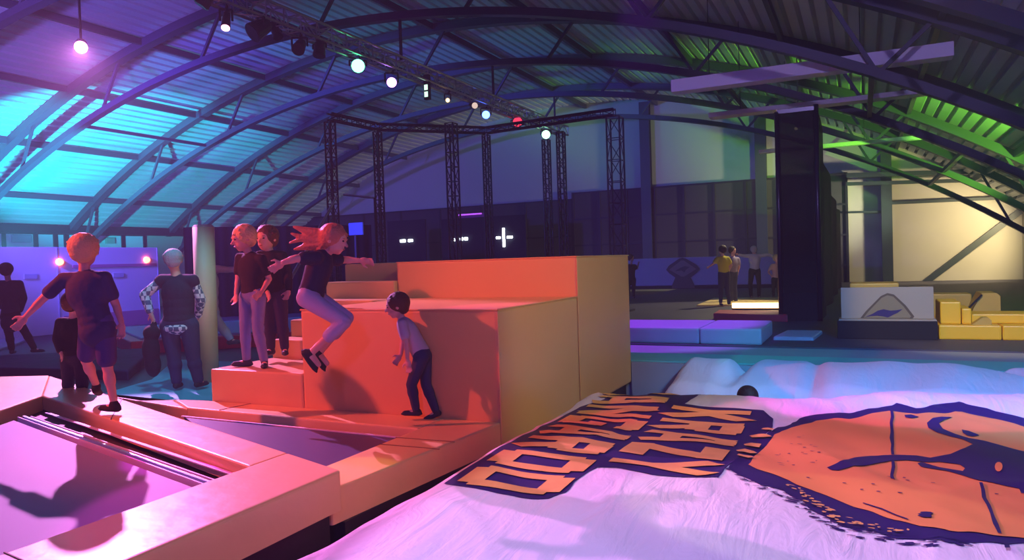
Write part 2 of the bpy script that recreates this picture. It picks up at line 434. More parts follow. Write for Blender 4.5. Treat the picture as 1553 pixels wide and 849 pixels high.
def f(bm): prism(bm, [(-3.0, 3.2), (-2.62, 3.2), (-2.56, 8.35), (-6.2, 8.35), (-6.2, 5.0), (-3.0, 5.0)], -.80, -.262)
o = tag(mk(f, 'support_frame', M['dark']), 'dark timber base under the foam steps beside the airbag pit', 'frame')
def f(bm): prism(bm, [(-3.0, 3.2), (-2.62, 3.2), (-2.60, 4.95), (-3.0, 4.95)], -.262, -.20)
mk(f, 'support_rail', M['dark'], o)

# ================================================================== FOAM BLOCKS
def foam(name, x0, x1, y0, y1, z0, z1, lab, m='vinyl', cat='foam block', bev=.025, piping=True):
    t = thing(name, ((x0+x1)/2, (y0+y1)/2, z0), lab, cat)
    bm = bmesh.new(); box(bm, x0, x1, y0, y1, z0, z1, bev)
    fin('cover', bm, M[m], t, False)
    if piping:
        def f(bm):
            for a, b in (((x0, y0, z1-.004), (x1, y0, z1-.004)), ((x1, y0, z1-.004), (x1, y1, z1-.004)), ((x1, y0, z0+.02), (x1, y0, z1-.02))):
                tube(bm, a, b, .007, .007, 6)
        mk(f, 'piping', M['vinyl'], t)
    return t
foam('foam_block', -4.43, -2.5, 4.92, 6.645, -.26, .86, 'low orange foam block behind the small boy, its right side tan')
foam('foam_block', -4.60, -2.5, 6.65, 8.40, -.26, 1.25, 'tall orange and tan foam block at the back of the foam steps')
t = thing('foam_staircase', (-5, 6, -.26), 'tan foam stairs left of the low orange block, climbing away from the camera', 'foam stairs')
ys = [4.92, 5.72, 6.0, 6.28, 6.6, 6.95, 8.38]; zs = [.30, .49, .67, .86, 1.05, 1.25]
for i in range(6):
    x1 = -4.435 if ys[i] < 6.6 else -4.605
    def f(bm): box(bm, -5.55, x1, ys[i], ys[i+1]-.004, -.26, zs[i], .02)
    mk(f, 'stair_tread', M['step'], t)
# padded column
t = thing('padded_column', (-7.8, 6.9, -.26), 'upright tan padded column right of the man in the vest', 'column')
def f(bm): tube(bm, (-7.83, 6.9, -.26), (-7.8, 6.9, 1.80), .135, .135, 28)
mk(f, 'padding', M['column'], t, True)
def f(bm): tube(bm, (-7.8, 6.9, 1.80), (-7.8, 6.9, 1.83), .135, .11, 28)
mk(f, 'cap', M['barrier'], t)

# ================================================================== AIRBAGS
AX0, AX1, AY0, AY1 = -2.30, 4.7, .6, 6.9
def sm(a, b, x):
    t_ = max(0, min(1, (x-a)/(b-a))); return t_*t_*(3-2*t_)
def far_edge(x): return 6.15+.75*sm(-2.2, 1.2, x)+.10*math.sin(x*1.9)+.05*math.sin(x*5.1+1)
def ridge(x, y, k_):
    return max(0, 1-abs(noise.noise((x*1.5+y*.5+k_, y*.45-x*.25, k_)))*9)**2
def hz(x, y):
    e = far_edge(x)
    z = .03
    z += .035*noise.noise((x*.7, y*.7, 3.1))
    z += .022*noise.noise((x*2.2+y*.8, y*.9-x*.5, 7.7))
    z += .010*noise.noise((x*5+y*2.5, y*2-x*1, 1.7))
    z += .010*ridge(x, y, 2.3)
    z += .06*math.exp(-((y-e+.35)/.35)**2)*(.6+.6*noise.noise((x*1.3, 0, 0)))
    d = min(x-AX0, e-y, y-AY0+.6, AX1-x+.6)
    if d < .22: z -= .55*(1-math.sqrt(max(0, 1-((.22-d)/.22)**2)))
    return z
def f(bm):
    nx_, ny_ = 200, 180; g = []
    for j in range(ny_+1):
        row = []
        for i in range(nx_+1):
            x = AX0+(AX1-AX0)*(i/nx_)**1.15; e = far_edge(x); y = AY0+(e-AY0)*(1-(1-j/ny_)**1.15)
            row.append(bm.verts.new((x, y, hz(x, y))))
        g.append(row)
    for j in range(ny_):
        for i in range(nx_): bm.faces.new((g[j][i], g[j][i+1], g[j+1][i+1], g[j+1][i]))
    # skirt
    rim = [g[0][i] for i in range(nx_+1)]+[g[j][nx_] for j in range(1, ny_+1)]+[g[ny_][i] for i in range(nx_-1, -1, -1)]+[g[j][0] for j in range(ny_-1, 0, -1)]
    low = [bm.verts.new((v.co.x, v.co.y, -.80)) for v in rim]
    for i in range(len(rim)):
        j = (i+1) % len(rim); bm.faces.new((rim[i], low[i], low[j], rim[j]))
    bm.faces.new(low[::-1])
AIR = thing('airbag', (1.2, 3.7, -.8), 'large white landing airbag with printed lettering and kangaroo emblem', 'airbag')
mk(f, 'airbag_sheet', M['white'], AIR, True)

def drape(polys, off, name, m, parent, step=.045, label=None):
    bm = bmesh.new()
    for poly in polys:
        b2 = bmesh.new()
        vs = [b2.verts.new((p[0], p[1], 0)) for p in poly]
        es = [b2.edges.new((vs[i], vs[(i+1) % len(vs)])) for i in range(len(vs))]
        bmesh.ops.triangle_fill(b2, edges=es, use_beauty=True)
        xs_ = [p[0] for p in poly]; ys_ = [p[1] for p in poly]
        x = math.floor(min(xs_)/step)*step
        while x < max(xs_):
            bmesh.ops.bisect_plane(b2, geom=b2.verts[:]+b2.edges[:]+b2.faces[:], plane_co=(x, 0, 0), plane_no=(1, 0, 0)); x += step
        y = math.floor(min(ys_)/step)*step
        while y < max(ys_):
            bmesh.ops.bisect_plane(b2, geom=b2.verts[:]+b2.edges[:]+b2.faces[:], plane_co=(0, y, 0), plane_no=(0, 1, 0)); y += step
        me = bpy.data.meshes.new('tmp'); b2.to_mesh(me); b2.free(); bm.from_mesh(me); bpy.data.meshes.remove(me)
    for v in bm.verts: v.co.z = hz(v.co.x, v.co.y)+off
    for fc in bm.faces:
        fc.normal_update()
        if fc.normal.z < 0: fc.normal_flip()
    o = fin(name, bm, m, parent, True)
    if label: o['label'] = label
    if name in ('paint_speckle', 'edge_splinter', 'tan_flake', 'crack_line'): o['kind'] = 'stuff'
    return o
def z3(x, y):
    p = atz(1050+x/2.938, 560+y/2.938, .035); return (p.x, p.y)
def z2(x, y):
    p = atz(640+x/2.588, 560+y/2.588, .035); return (p.x, p.y)
# emblem
out = [z3(*q) for q in [(190, 400), (215, 350), (300, 300), (390, 250), (480, 215), (600, 203), (700, 198), (800, 180), (900, 161), (1000, 180), (1080, 165), (1180, 156), (1260, 170), (1350, 190), (1478, 213)]]
out += [(1.35, 5.75), (2.0, 5.3), (2.6, 4.9), (2.75, 4.6), (2.55, 4.35), (1.9, 3.95), (1.3, 3.6), (.95, 3.48)]
out += [z3(*q) for q in [(1478, 778), (1400, 792), (1250, 784), (1130, 772), (1000, 748), (880, 724), (760, 704), (650, 682), (560, 634), (480, 582), (400, 548), (300, 520), (230, 490), (150, 440)]]
inn = [z3(*q) for q in [(245, 428), (290, 370), (370, 290), (440, 252), (560, 228), (700, 222), (800, 200), (880, 190), (1000, 200), (1100, 192), (1200, 188), (1300, 206), (1400, 226), (1478, 244)]]
inn += [(1.3, 5.55), (1.9, 5.15), (2.4, 4.8), (2.5, 4.6), (2.35, 4.42), (1.8, 4.1), (1.25, 3.78), (.9, 3.6)]
inn += [z3(*q) for q in [(1478, 760), (1400, 758), (1300, 750), (1150, 735), (1000, 700), (900, 665), (800, 625), (700, 590), (600, 558), (500, 520), (400, 488), (300, 450)]]
def rough(poly, amp, n=4, seed=0):
    o_ = []
    for i, a in enumerate(poly):
        b = poly[(i+1) % len(poly)]
        for s in range(n):
            t_ = s/n; x = a[0]+(b[0]-a[0])*t_; y = a[1]+(b[1]-a[1])*t_
            o_.append((x+amp*noise.noise((x*9+seed, y*9, 0)), y+amp*noise.noise((x*9, y*9+seed, 5))))
    return o_
EMB = drape([rough(out, .035, 5, 3)], .004, 'emblem_border', M['navy'], AIR, label='rough navy border of the emblem')
FLD = drape([rough(inn, .02, 4, 9)], .008, 'emblem_field', M['orange'], AIR, label='orange emblem field')
kan = [(600, 440), (650, 423), (720, 393), (790, 373), (850, 368), (940, 368), (1000, 370), (1060, 380), (1150, 368), (1215, 345), (1250, 325), (1205, 303), (1150, 292), (1090, 276), (1052, 256), (1045, 236), (1070, 218), (1110, 210), (1160, 208), (1125, 221), (1098, 236), (1115, 258), (1170, 280), (1230, 298), (1300, 308), (1400, 328), (1478, 345)]
kp = [z3(*q) for q in kan]+[(1.10, 5.05), (1.35, 4.9), (1.65, 4.95), (1.72, 4.85), (1.5, 4.65), (1.2, 4.5), (.95, 4.35)]
kp += [z3(*q) for q in [(1478, 522), (1400, 510), (1330, 500), (1270, 485), (1200, 460), (1130, 440), (1060, 430), (1018, 424), (1003, 408), (1020, 400), (1045, 408), (1100, 424), (1205, 442), (1215, 430), (1190, 412), (1100, 398), (1040, 400), (950, 392), (880, 396), (800, 422), (720, 441), (650, 455), (615, 450)]]
drape([kp], .013, 'kangaroo_figure', M['navy'], FLD, label='navy kangaroo silhouette')
drape([[z3(*q) for q in [(1200, 262), (1230, 266), (1280, 284), (1250, 292), (1225, 288), (1205, 276)]], [z3(*q) for q in [(945, 208), (975, 205), (1010, 214), (980, 220), (950, 217)]]], .013, 'kangaroo_ear', M['navy'], FLD)
drape([[z3(1365+22*math.cos(a_*PI/5)*.8, 432+20*math.sin(a_*PI/5)) for a_ in range(10)]], .017, 'orange_spot', M['orange'], FLD)
def strip(pts, w):
    P_ = [z3(*q) for q in pts]; l_, r_ = [], []
    for i, p in enumerate(P_):
        a = Vector(P_[max(0, i-1)]); b = Vector(P_[min(len(P_)-1, i+1)]); d = (b-a).normalized(); ww = w*(.5+.7*abs(noise.noise((i*1.7, p[0]*5, 0))))
        l_.append((p[0]-d.y*ww, p[1]+d.x*ww)); r_.append((p[0]+d.y*ww, p[1]-d.x*ww))
    return l_+r_[::-1]
cr = [strip([(888, 188), (892, 215), (886, 240), (890, 270), (888, 300), (892, 325), (890, 345), (893, 367)], .014), strip([(893, 395), (896, 430), (888, 470), (893, 490)], .012),
      strip([(1285, 502), (1295, 530), (1300, 570), (1320, 610), (1335, 650), (1352, 700), (1370, 748)], .012), strip([(1478, 540), (1474, 520), (1470, 500)], .02),
      strip([(760, 590), (840, 620), (900, 650), (960, 675)], .008), strip([(1395, 780), (1400, 800), (1405, 822)], .012)]
drape(cr, .0135, 'crack_line', M['navy'], FLD)
random.seed(3)
def blob(x, y, rx, ry, n=7): return [(x+rx*math.cos(i*2*PI/n)*random.uniform(.6, 1.2), y+ry*math.sin(i*2*PI/n)*random.uniform(.6, 1.2)) for i in range(n)]
sp = []
for _ in range(26):
    x, y = random.uniform(270, 560), random.uniform(290, 430)
    if y > 430-.65*(x-270) : c = z3(x, y); sp.append(blob(*c, random.uniform(.006, .02), random.uniform(.003, .006)))
for q in [(500, 352), (430, 372), (450, 422), (565, 377), (515, 480), (755, 538), (805, 519), (925, 557), (1072, 503), (1355, 549), (960, 492), (945, 480), (880, 478), (1035, 655), (1050, 648), (1040, 662), (675, 508), (830, 550)]:
    c = z3(*q); s_ = .035 if q[0] in (1035, 1050, 1040) else .013; sp.append(blob(*c, s_*.9, s_*.55))
drape(sp, .0135, 'paint_speckle', M['navy'], FLD, .2)
# broken edge below the emblem: navy splinters and tan flakes
sp = []; fl = []
edge = [(150, 440), (300, 525), (400, 552), (480, 590), (560, 640), (650, 690), (760, 712), (880, 735), (1000, 756), (1130, 778), (1250, 790)]
for _ in range(130):
    i = random.randrange(len(edge)-1); t_ = random.random(); x = edge[i][0]+(edge[i+1][0]-edge[i][0])*t_; y = edge[i][1]+(edge[i+1][1]-edge[i][1])*t_
    sp.append(blob(*z3(x+random.uniform(-10, 10), y+random.uniform(-18, 28 if x < 1100 else 6)), random.uniform(.008, .035), random.uniform(.004, .012)))
drape(sp, .0055, 'edge_splinter', M['navy'], EMB, .2)
for _ in range(46):
    i = random.randrange(2, len(edge)-3); t_ = random.random(); x = edge[i][0]+(edge[i+1][0]-edge[i][0])*t_; y = edge[i][1]+(edge[i+1][1]-edge[i][1])*t_
    fl.append(blob(*z3(x+random.uniform(-12, 25), y+random.uniform(-42, -8)), random.uniform(.006, .022), random.uniform(.006, .013)))
for q in [(240, 370, 30), (270, 335, 30), (300, 300, 30), (340, 270, 24), (235, 395, 20)]: fl.append(blob(*z3(q[0], q[1]), q[2]*.0022, q[2]*.0016))
drape(fl, .0175, 'tan_flake', M['letter'], EMB, .2)
# lettering block
blk = [z2(*q) for q in [(85, 440), (110, 424), (230, 358), (350, 292), (480, 222), (620, 150), (720, 128), (740, 108), (850, 99), (980, 96), (1065, 97), (1098, 112), (1070, 130), (1030, 148), (1120, 153), (1240, 162), (1340, 170), (1380, 190), (1378, 220), (1330, 270), (1250, 340), (1200, 392), (1160, 434), (1090, 432), (1000, 428), (900, 420), (820, 404), (760, 393), (690, 388), (650, 404), (600, 442), (565, 480), (500, 498), (430, 495), (300, 475), (200, 458)]]
BLK = drape([rough(blk, .012, 3, 5)], .004, 'lettering_background', M['navy'], AIR, label='navy background of the lettering')
def pp(*pts): return list(pts)
# letter strokes in a unit cell: u to the right, v up (quads)
def seg(a, b, w=.2):
    w = w*1.28
    a, b = Vector(a), Vector(b); d = (b-a).normalized(); n_ = Vector((-d.y, d.x))*w/2
    return [a+n_, a-n_, b-n_, b+n_]
GL = {
 'K': [seg((.12, 0), (.12, 1), .24), seg((.25, .45), (.88, 1.0), .24), seg((.3, .55), (.9, 0), .24)],
 'R': [seg((.12, 0), (.12, 1), .24), seg((.2, .89), (.85, .89)), seg((.86, .97), (.86, .5), .22), seg((.2, .5), (.9, .5)), seg((.5, .5), (.9, 0), .24)],
 'A': [seg((.12, 0), (.38, 1), .22), seg((.88, 0), (.62, 1), .22), seg((.35, .92), (.65, .92), .18), seg((.25, .32), (.75, .32), .17)],
 'Z': [seg((0, .9), (1, .9)), seg((.12, .1), (.88, .9), .24), seg((0, .1), (1, .1))],
 'Y': [seg((.08, 1), (.5, .45), .24), seg((.92, 1), (.5, .45), .24), seg((.5, .55), (.5, 0), .24)],
 'N': [seg((.12, 0), (.12, 1), .22), seg((.88, 0), (.88, 1), .22), seg((.15, .95), (.85, .05), .24)],
 'G': [seg((.12, .12), (.12, .88), .22), seg((.05, .9), (.95, .9)), seg((.05, .1), (.95, .1)), seg((.88, .05), (.88, .5), .22), seg((.5, .45), (.98, .45), .17), seg((.88, .95), (.88, .72), .22)],
 'O': [seg((.12, .1), (.12, .9), .22), seg((.88, .1), (.88, .9), .22), seg((.1, .9), (.9, .9)), seg((.1, .1), (.9, .1))],
}
def place_word(word, x0, x1, ycs, hw):
    for ch, yc in zip(word, ycs):
        polys = []
        for si, sg in enumerate(GL[ch]):
            q = [(x0+v.y*(x1-x0), yc+hw-v.x*2*hw) for v in sg]; polys.append(q)
        bm_all = drape(polys, .011, 'letter_'+ch.lower(), M['letter'], BLK, .05)
        # lift later strokes a hair so they do not coincide
        me = bm_all.data
place_word('KANGAROO', -2.00, -1.43, [6.02, 5.70, 5.36, 5.00, 4.62, 4.25, 3.88, 3.53], .145)
place_word('KRAZY', -1.34, -.76, [5.45, 5.10, 4.74, 4.38, 4.03], .145)

# rear airbag
RX0 = -1.95
def hz2(x, y):
    z = -.10+.16*sm(7.0, 8.2, y)+.04*noise.noise((x*.9, y*1.1, 9))+.05*noise.noise((x*2.3, y*1.2, 4))
    d = min(x-RX0, y-7.2, 4.8-x+.5, 8.34-y+.3)
    if d < .25: z -= .6*(1-math.sqrt(max(0, 1-((.25-d)/.25)**2)))
    # sunken folds near the left end
    z -= .16*math.exp(-((x+1.25-.1*(y-7.5))/.10)**2)*sm(7.0, 8.2, y)
    z -= .05*math.exp(-((x+.45)/.07)**2)
    z -= .05*math.exp(-((x-1.6+.5*(y-7.5))/.06)**2)
    return z
def f(bm):
    g = []
    for j in range(60):
        g.append([bm.verts.new((RX0+.18*math.sin(j*.35)*(1-i/150)**6+(4.8-RX0)*i/150, 7.2+1.14*j/59, 0)) for i in range(151)])
    for row in g:
        for v in row: v.co.z = hz2(v.co.x, v.co.y)
    for j in range(59):
        for i in range(150): bm.faces.new((g[j][i], g[j][i+1], g[j+1][i+1], g[j+1][i]))
    rim = g[0][:]+[g[j][150] for j in range(1, 60)]+g[59][149::-1]+[g[j][0] for j in range(58, 0, -1)]
    low = [bm.verts.new((v.co.x, v.co.y, -.8)) for v in rim]
    for i in range(len(rim)):
        j = (i+1) % len(rim); bm.faces.new((rim[i], low[i], low[j], rim[j]))
o = tag(mk(f, 'airbag', M['white'], None, True), 'crumpled pale blue lit airbag sheet behind the printed airbag', 'airbag')
o.location = (0, 0, 0)

# ================================================================== REAR DECK
def f(bm): box(bm, -2.49, XR, 8.36, 10.0, -.80, -.02); box(bm, -6.2, -2.49, 8.41, 10.0, -.80, -.02)
o = mk(f, 'floor_deck', M['deckgrey']); struct(o)
def f(bm): box(bm, -6.1, 5.0, 8.42, 9.1, -.02, 0.0, .005)
tag(mk(f, 'edge_pad', M['deckgreen']), 'long green tinted edge pad behind the rear airbag', 'safety pad')
for (x0, x1, lab) in ((-6.2, -2.04, 'left grey blue foam mat under purple light on the rear deck'), (-2.03, -1.22, 'right grey blue foam mat under purple light on the rear deck')):
    foam('foam_mat', x0, x1, 10.1, 11.4, -.0, .22, lab, 'foamgrey', 'foam mat', .03, False)
slab('foam_mat', [(-1.15, 10.75), (-.62, 10.75), (-.55, 11.7), (-1.05, 11.7)], 0, .05, 'foamgrey', 'small flat purple lit mat left of the kangaroo sign', 'mat')
# sign board and its plinth
t = thing('sign_board', (.28, 11.2, 0), 'white board with a kangaroo warning triangle on a black plinth', 'sign')
def f(bm): box(bm, -.33, .88, 11.05, 11.45, 0, .25, .01)
mk(f, 'plinth', M['curtain'], t)
def f(bm): box(bm, -.31, .87, 11.06, 11.40, .25, .27)
mk(f, 'plinth_top', M['sign'], t)
def f(bm): box(bm, -.28, .85, 11.20, 11.26, .27, .70, .004)
mk(f, 'board', M['sign'], t)
def fplane(pts, y, th_=.004):
    bm = bmesh.new(); vs = [bm.verts.new((p[0], y, p[1])) for p in pts]; es = [bm.edges.new((vs[i], vs[(i+1) % len(vs)])) for i in range(len(vs))]
    bmesh.ops.triangle_fill(bm, edges=es); return bm
tri = [(-.04, .275), (.03, .37), (.22, .58), (.30, .62), (.38, .60), (.52, .45), (.62, .30), (.60, .275)]
fin('triangle_outline', fplane(tri, 11.195), M['signmark'], t)
cxt, czt = .29, .40
fin('triangle_field', fplane([((p[0]-cxt)*.88+cxt, (p[1]-.29)*.9+.293) for p in tri], 11.192), M['signfill'], t)
fin('kangaroo_figure', fplane([(.02, .29), (.12, .34), (.18, .38), (.25, .40), (.33, .38), (.40, .385), (.48, .40), (.42, .35), (.38, .33), (.32, .295), (.30, .285), (.24, .30), (.17, .31), (.10, .305)], 11.189), M['navy'], t)
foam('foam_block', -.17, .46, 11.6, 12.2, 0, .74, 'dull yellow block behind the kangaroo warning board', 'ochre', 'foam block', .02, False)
# bright yellow foam pieces at right
foam('foam_block', .90, 1.60, 11.15, 11.9, 0, .19, 'bright yellow base block beside the black plinth', 'yellow', 'foam block', .02, False)
foam('foam_block', 1.61, 2.8, 11.15, 11.9, 0, .19, 'bright yellow base block cut by the right edge of the photo', 'yellow', 'foam block', .02, False)
foam('foam_block', .93, 1.17, 11.3, 12.0, .191, .49, 'yellow upright block standing beside the kangaroo board', 'yellow', 'foam block', .02, False)
foam('foam_block', 1.18, 1.29, 11.3, 12.0, .191, .40, 'small yellow step block between the upright block and the flat yellow blocks', 'yellow', 'foam block', .02, False)
foam('foam_block', 1.30, 2.8, 11.4, 11.95, .191, .32, 'long flat yellow block lying on the base blocks', 'yellow', 'foam block', .02, False)
def wedge(name, x0, x1, y0, y1, z0, z1, xs, lab, m):
    bm = bmesh.new(); pts = [(x0, z0), (x1, z0), (x1, z1-.04), (x1-.04, z1), (xs, z1)]
    a = [bm.verts.new((p[0], y0, p[1])) for p in pts]; b = [bm.verts.new((p[0], y1, p[1])) for p in pts]
    bm.faces.new(a); bm.faces.new(b[::-1])
    for i in range(5): bm.faces.new((a[i], b[i], b[(i+1) % 5], a[(i+1) % 5]))
    bmesh.ops.recalc_face_normals(bm, faces=bm.faces[:])
    return tag(fin(name, bm, M[m]), lab, 'foam block')
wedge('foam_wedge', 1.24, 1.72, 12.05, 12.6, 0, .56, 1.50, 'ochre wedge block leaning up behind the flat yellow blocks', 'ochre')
def f(bm): bar(bm, (1.33, 12.03, .34), (1.50, 12.03, .54), .05, .02)
tag(mk(f, 'strap', M['curtain']), 'dark slanted strap along the edge of the ochre wedge', 'strap')
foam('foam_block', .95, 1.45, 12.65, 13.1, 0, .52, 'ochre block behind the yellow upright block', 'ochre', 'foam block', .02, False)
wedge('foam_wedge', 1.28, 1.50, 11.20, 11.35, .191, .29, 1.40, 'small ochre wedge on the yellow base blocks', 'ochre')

# barrier at the back with a diamond sign
t = thing('barrier', (-5, 27, 0), 'long pale padded barrier at the back with a diamond kangaroo sign', 'barrier')
def f(bm): box(bm, -11.5, -.9, 27.0, 27.25, .12, 1.16, .03)
mk(f, 'barrier_pad', M['barrier'], t)
def f(bm): box(bm, -11.5, -.9, 26.98, 27.2, 0, .12)
mk(f, 'kick_board', M['curtain'], t)
sx = -5.98
fin('diamond_sign', fplane([(sx-.62, .72), (sx-.5, .58), (sx-.28, .42), (sx-.42, .12), (sx-.42, .02), (sx+.42, .02), (sx+.42, .12), (sx+.28, .42), (sx+.5, .58), (sx+.62, .72), (sx+.5, .88), (sx+.12, 1.12), (sx, 1.15), (sx-.12, 1.12), (sx-.5, .88)], 26.97), M['signmark'], t)
fin('diamond_field', fplane([(sx-.5, .72), (sx-.05, .45), (sx+.05, .45), (sx+.5, .72), (sx+.05, 1.05), (sx-.05, 1.05)], 26.96), M['signfill'], t)
fin('kangaroo_figure', fplane([(sx-.28, .66), (sx-.08, .78), (sx+.08, .84), (sx+.26, .8), (sx+.12, .7), (sx+.06, .6), (sx-.04, .68)], 26.955), M['signmark'], t)
# red pad and lit strip
def f(bm): prism(bm, [(-2.55, 14.0), (-1.2, 13.6), (-1.3, 14.6), (-2.6, 14.9)], 0, .12, .02)
tag(mk(f, 'foam_mat', M['redmat']), 'red mat in front of the glowing strip before the jumpers', 'mat')
EST = emis('warm_strip', (1, .62, .25), 6)
a, b = aty(1110, 463, 16.4), aty(1185, 463, 16.4)
def f(bm): box(bm, a.x, b.x+.3, 16.4, 16.5, a.z-.06, a.z+.05, .01); 
st = thing('light_strip', (a.x, 16.45, 0), 'glowing warm light strip on the floor before the jumpers', 'light strip')
mk(f, 'tube', EST, st)
def f(bm): box(bm, a.x, b.x+.3, 16.42, 16.6, 0, a.z-.055)
mk(f, 'base', M['dark'], st)
slab('foam_mat', [(-3.6, 17.6), (-1.62, 17.6), (-1.62, 20.4), (-3.7, 20.4)], 0, .04, 'pad', 'tan mat behind the glowing strip', 'mat')

# safety net enclosure
nx0, nyf = -1.47, 13.86
n0 = aty(1181, 300, nyf); n1 = aty(1240, 300, nyf)
t = thing('safety_net', (n0.x, nyf, 0), 'black safety net enclosure on posts between the jumpers and the kangaroo board', 'safety net')
zt0 = aty(1181, 170, nyf).z; zt1 = aty(1240, 158, nyf).z
for x_, zt in ((n0.x, zt0), (n1.x, zt1)):
    def f(bm): tube(bm, (x_, nyf, 0), (x_, nyf, zt), .045, .045, 12)
    mk(f, 'post', M['blacktruss'], t, True)
def f(bm): bar(bm, (n0.x, nyf, zt0), (n1.x, nyf, zt0), .07)
mk(f, 'top_bar', M['blacktruss'], t)
def f(bm): box(bm, n0.x, n1.x, nyf-.004, nyf+.004, .02, zt0-.02)
mk(f, 'net_panel', M['net'], t)
bm = bmesh.new(); pr = None
for i in range(25):
    s = i/24; y = nyf+s*(26.8-nyf); zt = zt1-1.25*math.sin(PI*min(1, s*1.15)*.5)**.8*1.0
    v = [bm.verts.new((n1.x+.06*math.sin(i*.9), y, .02)), bm.verts.new((n1.x+.06*math.sin(i*.9), y, zt))]
    if pr: bm.faces.new((pr[0], v[0], v[1], pr[1]))
    pr = v
fin('side_net', bm, M['net2'], t)
def f(bm): box(bm, n0.x, n1.x, nyf-.02, nyf+.03, .0, .5)
mk(f, 'foot_skirt', M['curtain'], t)

# light bars hanging under the roof
for (x0, x1, y, z, h, w, lab) in ((-3.27, 1.43, 14.3, 4.5, .24, .34, 'long pale hanging light bar, nearest and highest of the three'), (-3.2, 1.48, 17.75, 4.5, .11, .4, 'long pale hanging light bar, middle of the three'), (-2.5, 1.5, 21.1, 4.0, .10, .2, 'long thin greenish light bar, lowest of the three')):
    t = thing('hanging_light_bar', ((x0+x1)/2, y, z), lab, 'light bar', 'light bars hanging at right')
    def f(bm): box(bm, x0, x1, y-w/2, y+w/2, z-h/2, z+h/2, .015)
    mk(f, 'housing', M['lightbar'], t)
    for xx in (x0+.7, x1-1.4):
        def f(bm): tube(bm, (xx, y, z+h/2), (xx, y, arc_z(xx, RTOP, ZTOP)), .008, .008, 6)
        mk(f, 'suspension_wire', M['dark'], t)

# ================================================================== BOX TRUSS TOWERS
def truss_mesh(a, b, w, cell, rc=.022, rb=.010):
    a, b = Vector(a), Vector(b); d = b-a; L = d.length; q = d.to_track_quat('Z', 'Y').to_matrix().to_4x4(); T_ = Matrix.Translation(a) @ q
    bm = bmesh.new(); cs = [(-w/2, -w/2), (w/2, -w/2), (w/2, w/2), (-w/2, w/2)]
    for c in cs: tube(bm, T_ @ Vector((*c, 0)), T_ @ Vector((*c, L)), rc, rc, 8)
    n_ = max(1, int(L/cell))
    for i in range(n_):
        z0, z1 = L*i/n_, L*(i+1)/n_
        for k_ in range(4):
            p, r = cs[k_], cs[(k_+1) % 4]
            if i % 2: p, r = r, p
            tube(bm, T_ @ Vector((*p, z0)), T_ @ Vector((*r, z1)), rb, rb, 5)
            tube(bm, T_ @ Vector((*p, z1)), T_ @ Vector((*r, z1)), rb, rb, 5)
    return bm
tw = [(500, 185, .16, 'slim truss tower farthest left behind the jumping girl'), (572, 200, .14, 'slim truss tower second from the left, behind the foam stairs'), (684, 187, .20, 'truss tower with bright edges left of the white cross light'),
      (737, 205, .14, 'slim truss tower holding the left end of the dark crossbeam'), (828, 212, .16, 'slim dark truss tower below the last green stage light'), (850, 200, .16, 'slim dark truss tower right of the last green stage light'), (932, 178, .30, 'widest blue lit truss tower at the end of the dark crossbeam')]
tops = []
for x, y, w, lab in tw:
    p = atz(x, y, 4.4); fz = -.26 if p.x < -6.2 else 0
    t = thing('truss_tower', (p.x, p.y, fz), lab, 'truss tower', 'truss towers behind the foam blocks')
    fin('truss', truss_mesh((p.x, p.y, fz+.04), (p.x, p.y, 4.4), w, w*1.6), M['blacktruss'], t)
    def f(bm): box(bm, p.x-w*.9, p.x+w*.9, p.y-w*.9, p.y+w*.9, fz, fz+.04)
    mk(f, 'base_plate', M['dark'], t)
    tops.append(p)
def beam(i, j, lab):
    fin_ = fin('truss_beam', truss_mesh(tops[i]+Vector((0, 0, .12)), tops[j]+Vector((0, 0, .12)), .14, .3), M['blacktruss']); tag(fin_, lab, 'truss beam', 'truss beams on the towers')
beam(0, 1, 'short truss beam between the two leftmost towers'); beam(1, 3, 'truss beam across the slim towers behind the girl'); beam(3, 6, 'long dark crossbeam leading to the widest tower')
# slanted prop and small blue rail
a = aty(511, 297, 10.9); b = aty(430, 442, 8.9)
def f(bm): tube(bm, a, b, .02, .03, 10)
t = tag(mk(f, 'slanted_pole', M['alu']), 'slanted steel pole rising behind the jumping girl', 'pole')
def f(bm): tube(bm, b, (b.x-.1, b.y-.1, -.26), .03, .03, 8)
mk(f, 'pole_foot', M['dark'], t)
a = aty(521, 295, 11.3); b = aty(568, 300, 11.3)
def f(bm): tube(bm, a, b, .022, .022, 8)
t = tag(mk(f, 'cross_rail', M['alu']), 'short bluish rail left of the slim towers', 'rail')
def f(bm): tube(bm, b, (b.x, b.y, -.26), .02, .02, 8)
mk(f, 'rail_post', M['dark'], t)

# ================================================================== LIGHT TRUSS
fz = 5.62; LX = -9.15
lt = thing('lighting_truss', (LX, 14, fz), 'long grey box truss carrying the coloured stage lights', 'lighting truss')
fin('truss', truss_mesh((LX, 5.2, fz), (LX, 23.5, fz), .30, .42, .028, .013), M['alu'], lt)
for y in (9.2, 13.7, 18.2, 22.7):
    zz = arc_z(LX, RBOT, ZBOT)-.08
    def f(bm): bar(bm, (LX, y, fz+.15), (LX, y, zz), .05)
    mk(f, 'hanger', M['dark'], lt)
def spot(loc, target, col, power, size=math.radians(50), blend=.4, radius=.06, name='spot_beam', parent=None):
    l = bpy.data.lights.new(name, 'SPOT'); l.color = col; l.energy = power; l.spot_size = size; l.spot_blend = blend; l.shadow_soft_size = radius
    o = bpy.data.objects.new(name, l); COL.objects.link(o); o.location = loc
    o.rotation_euler = (Vector(target)-Vector(loc)).to_track_quat('-Z', 'Y').to_euler()
    return o
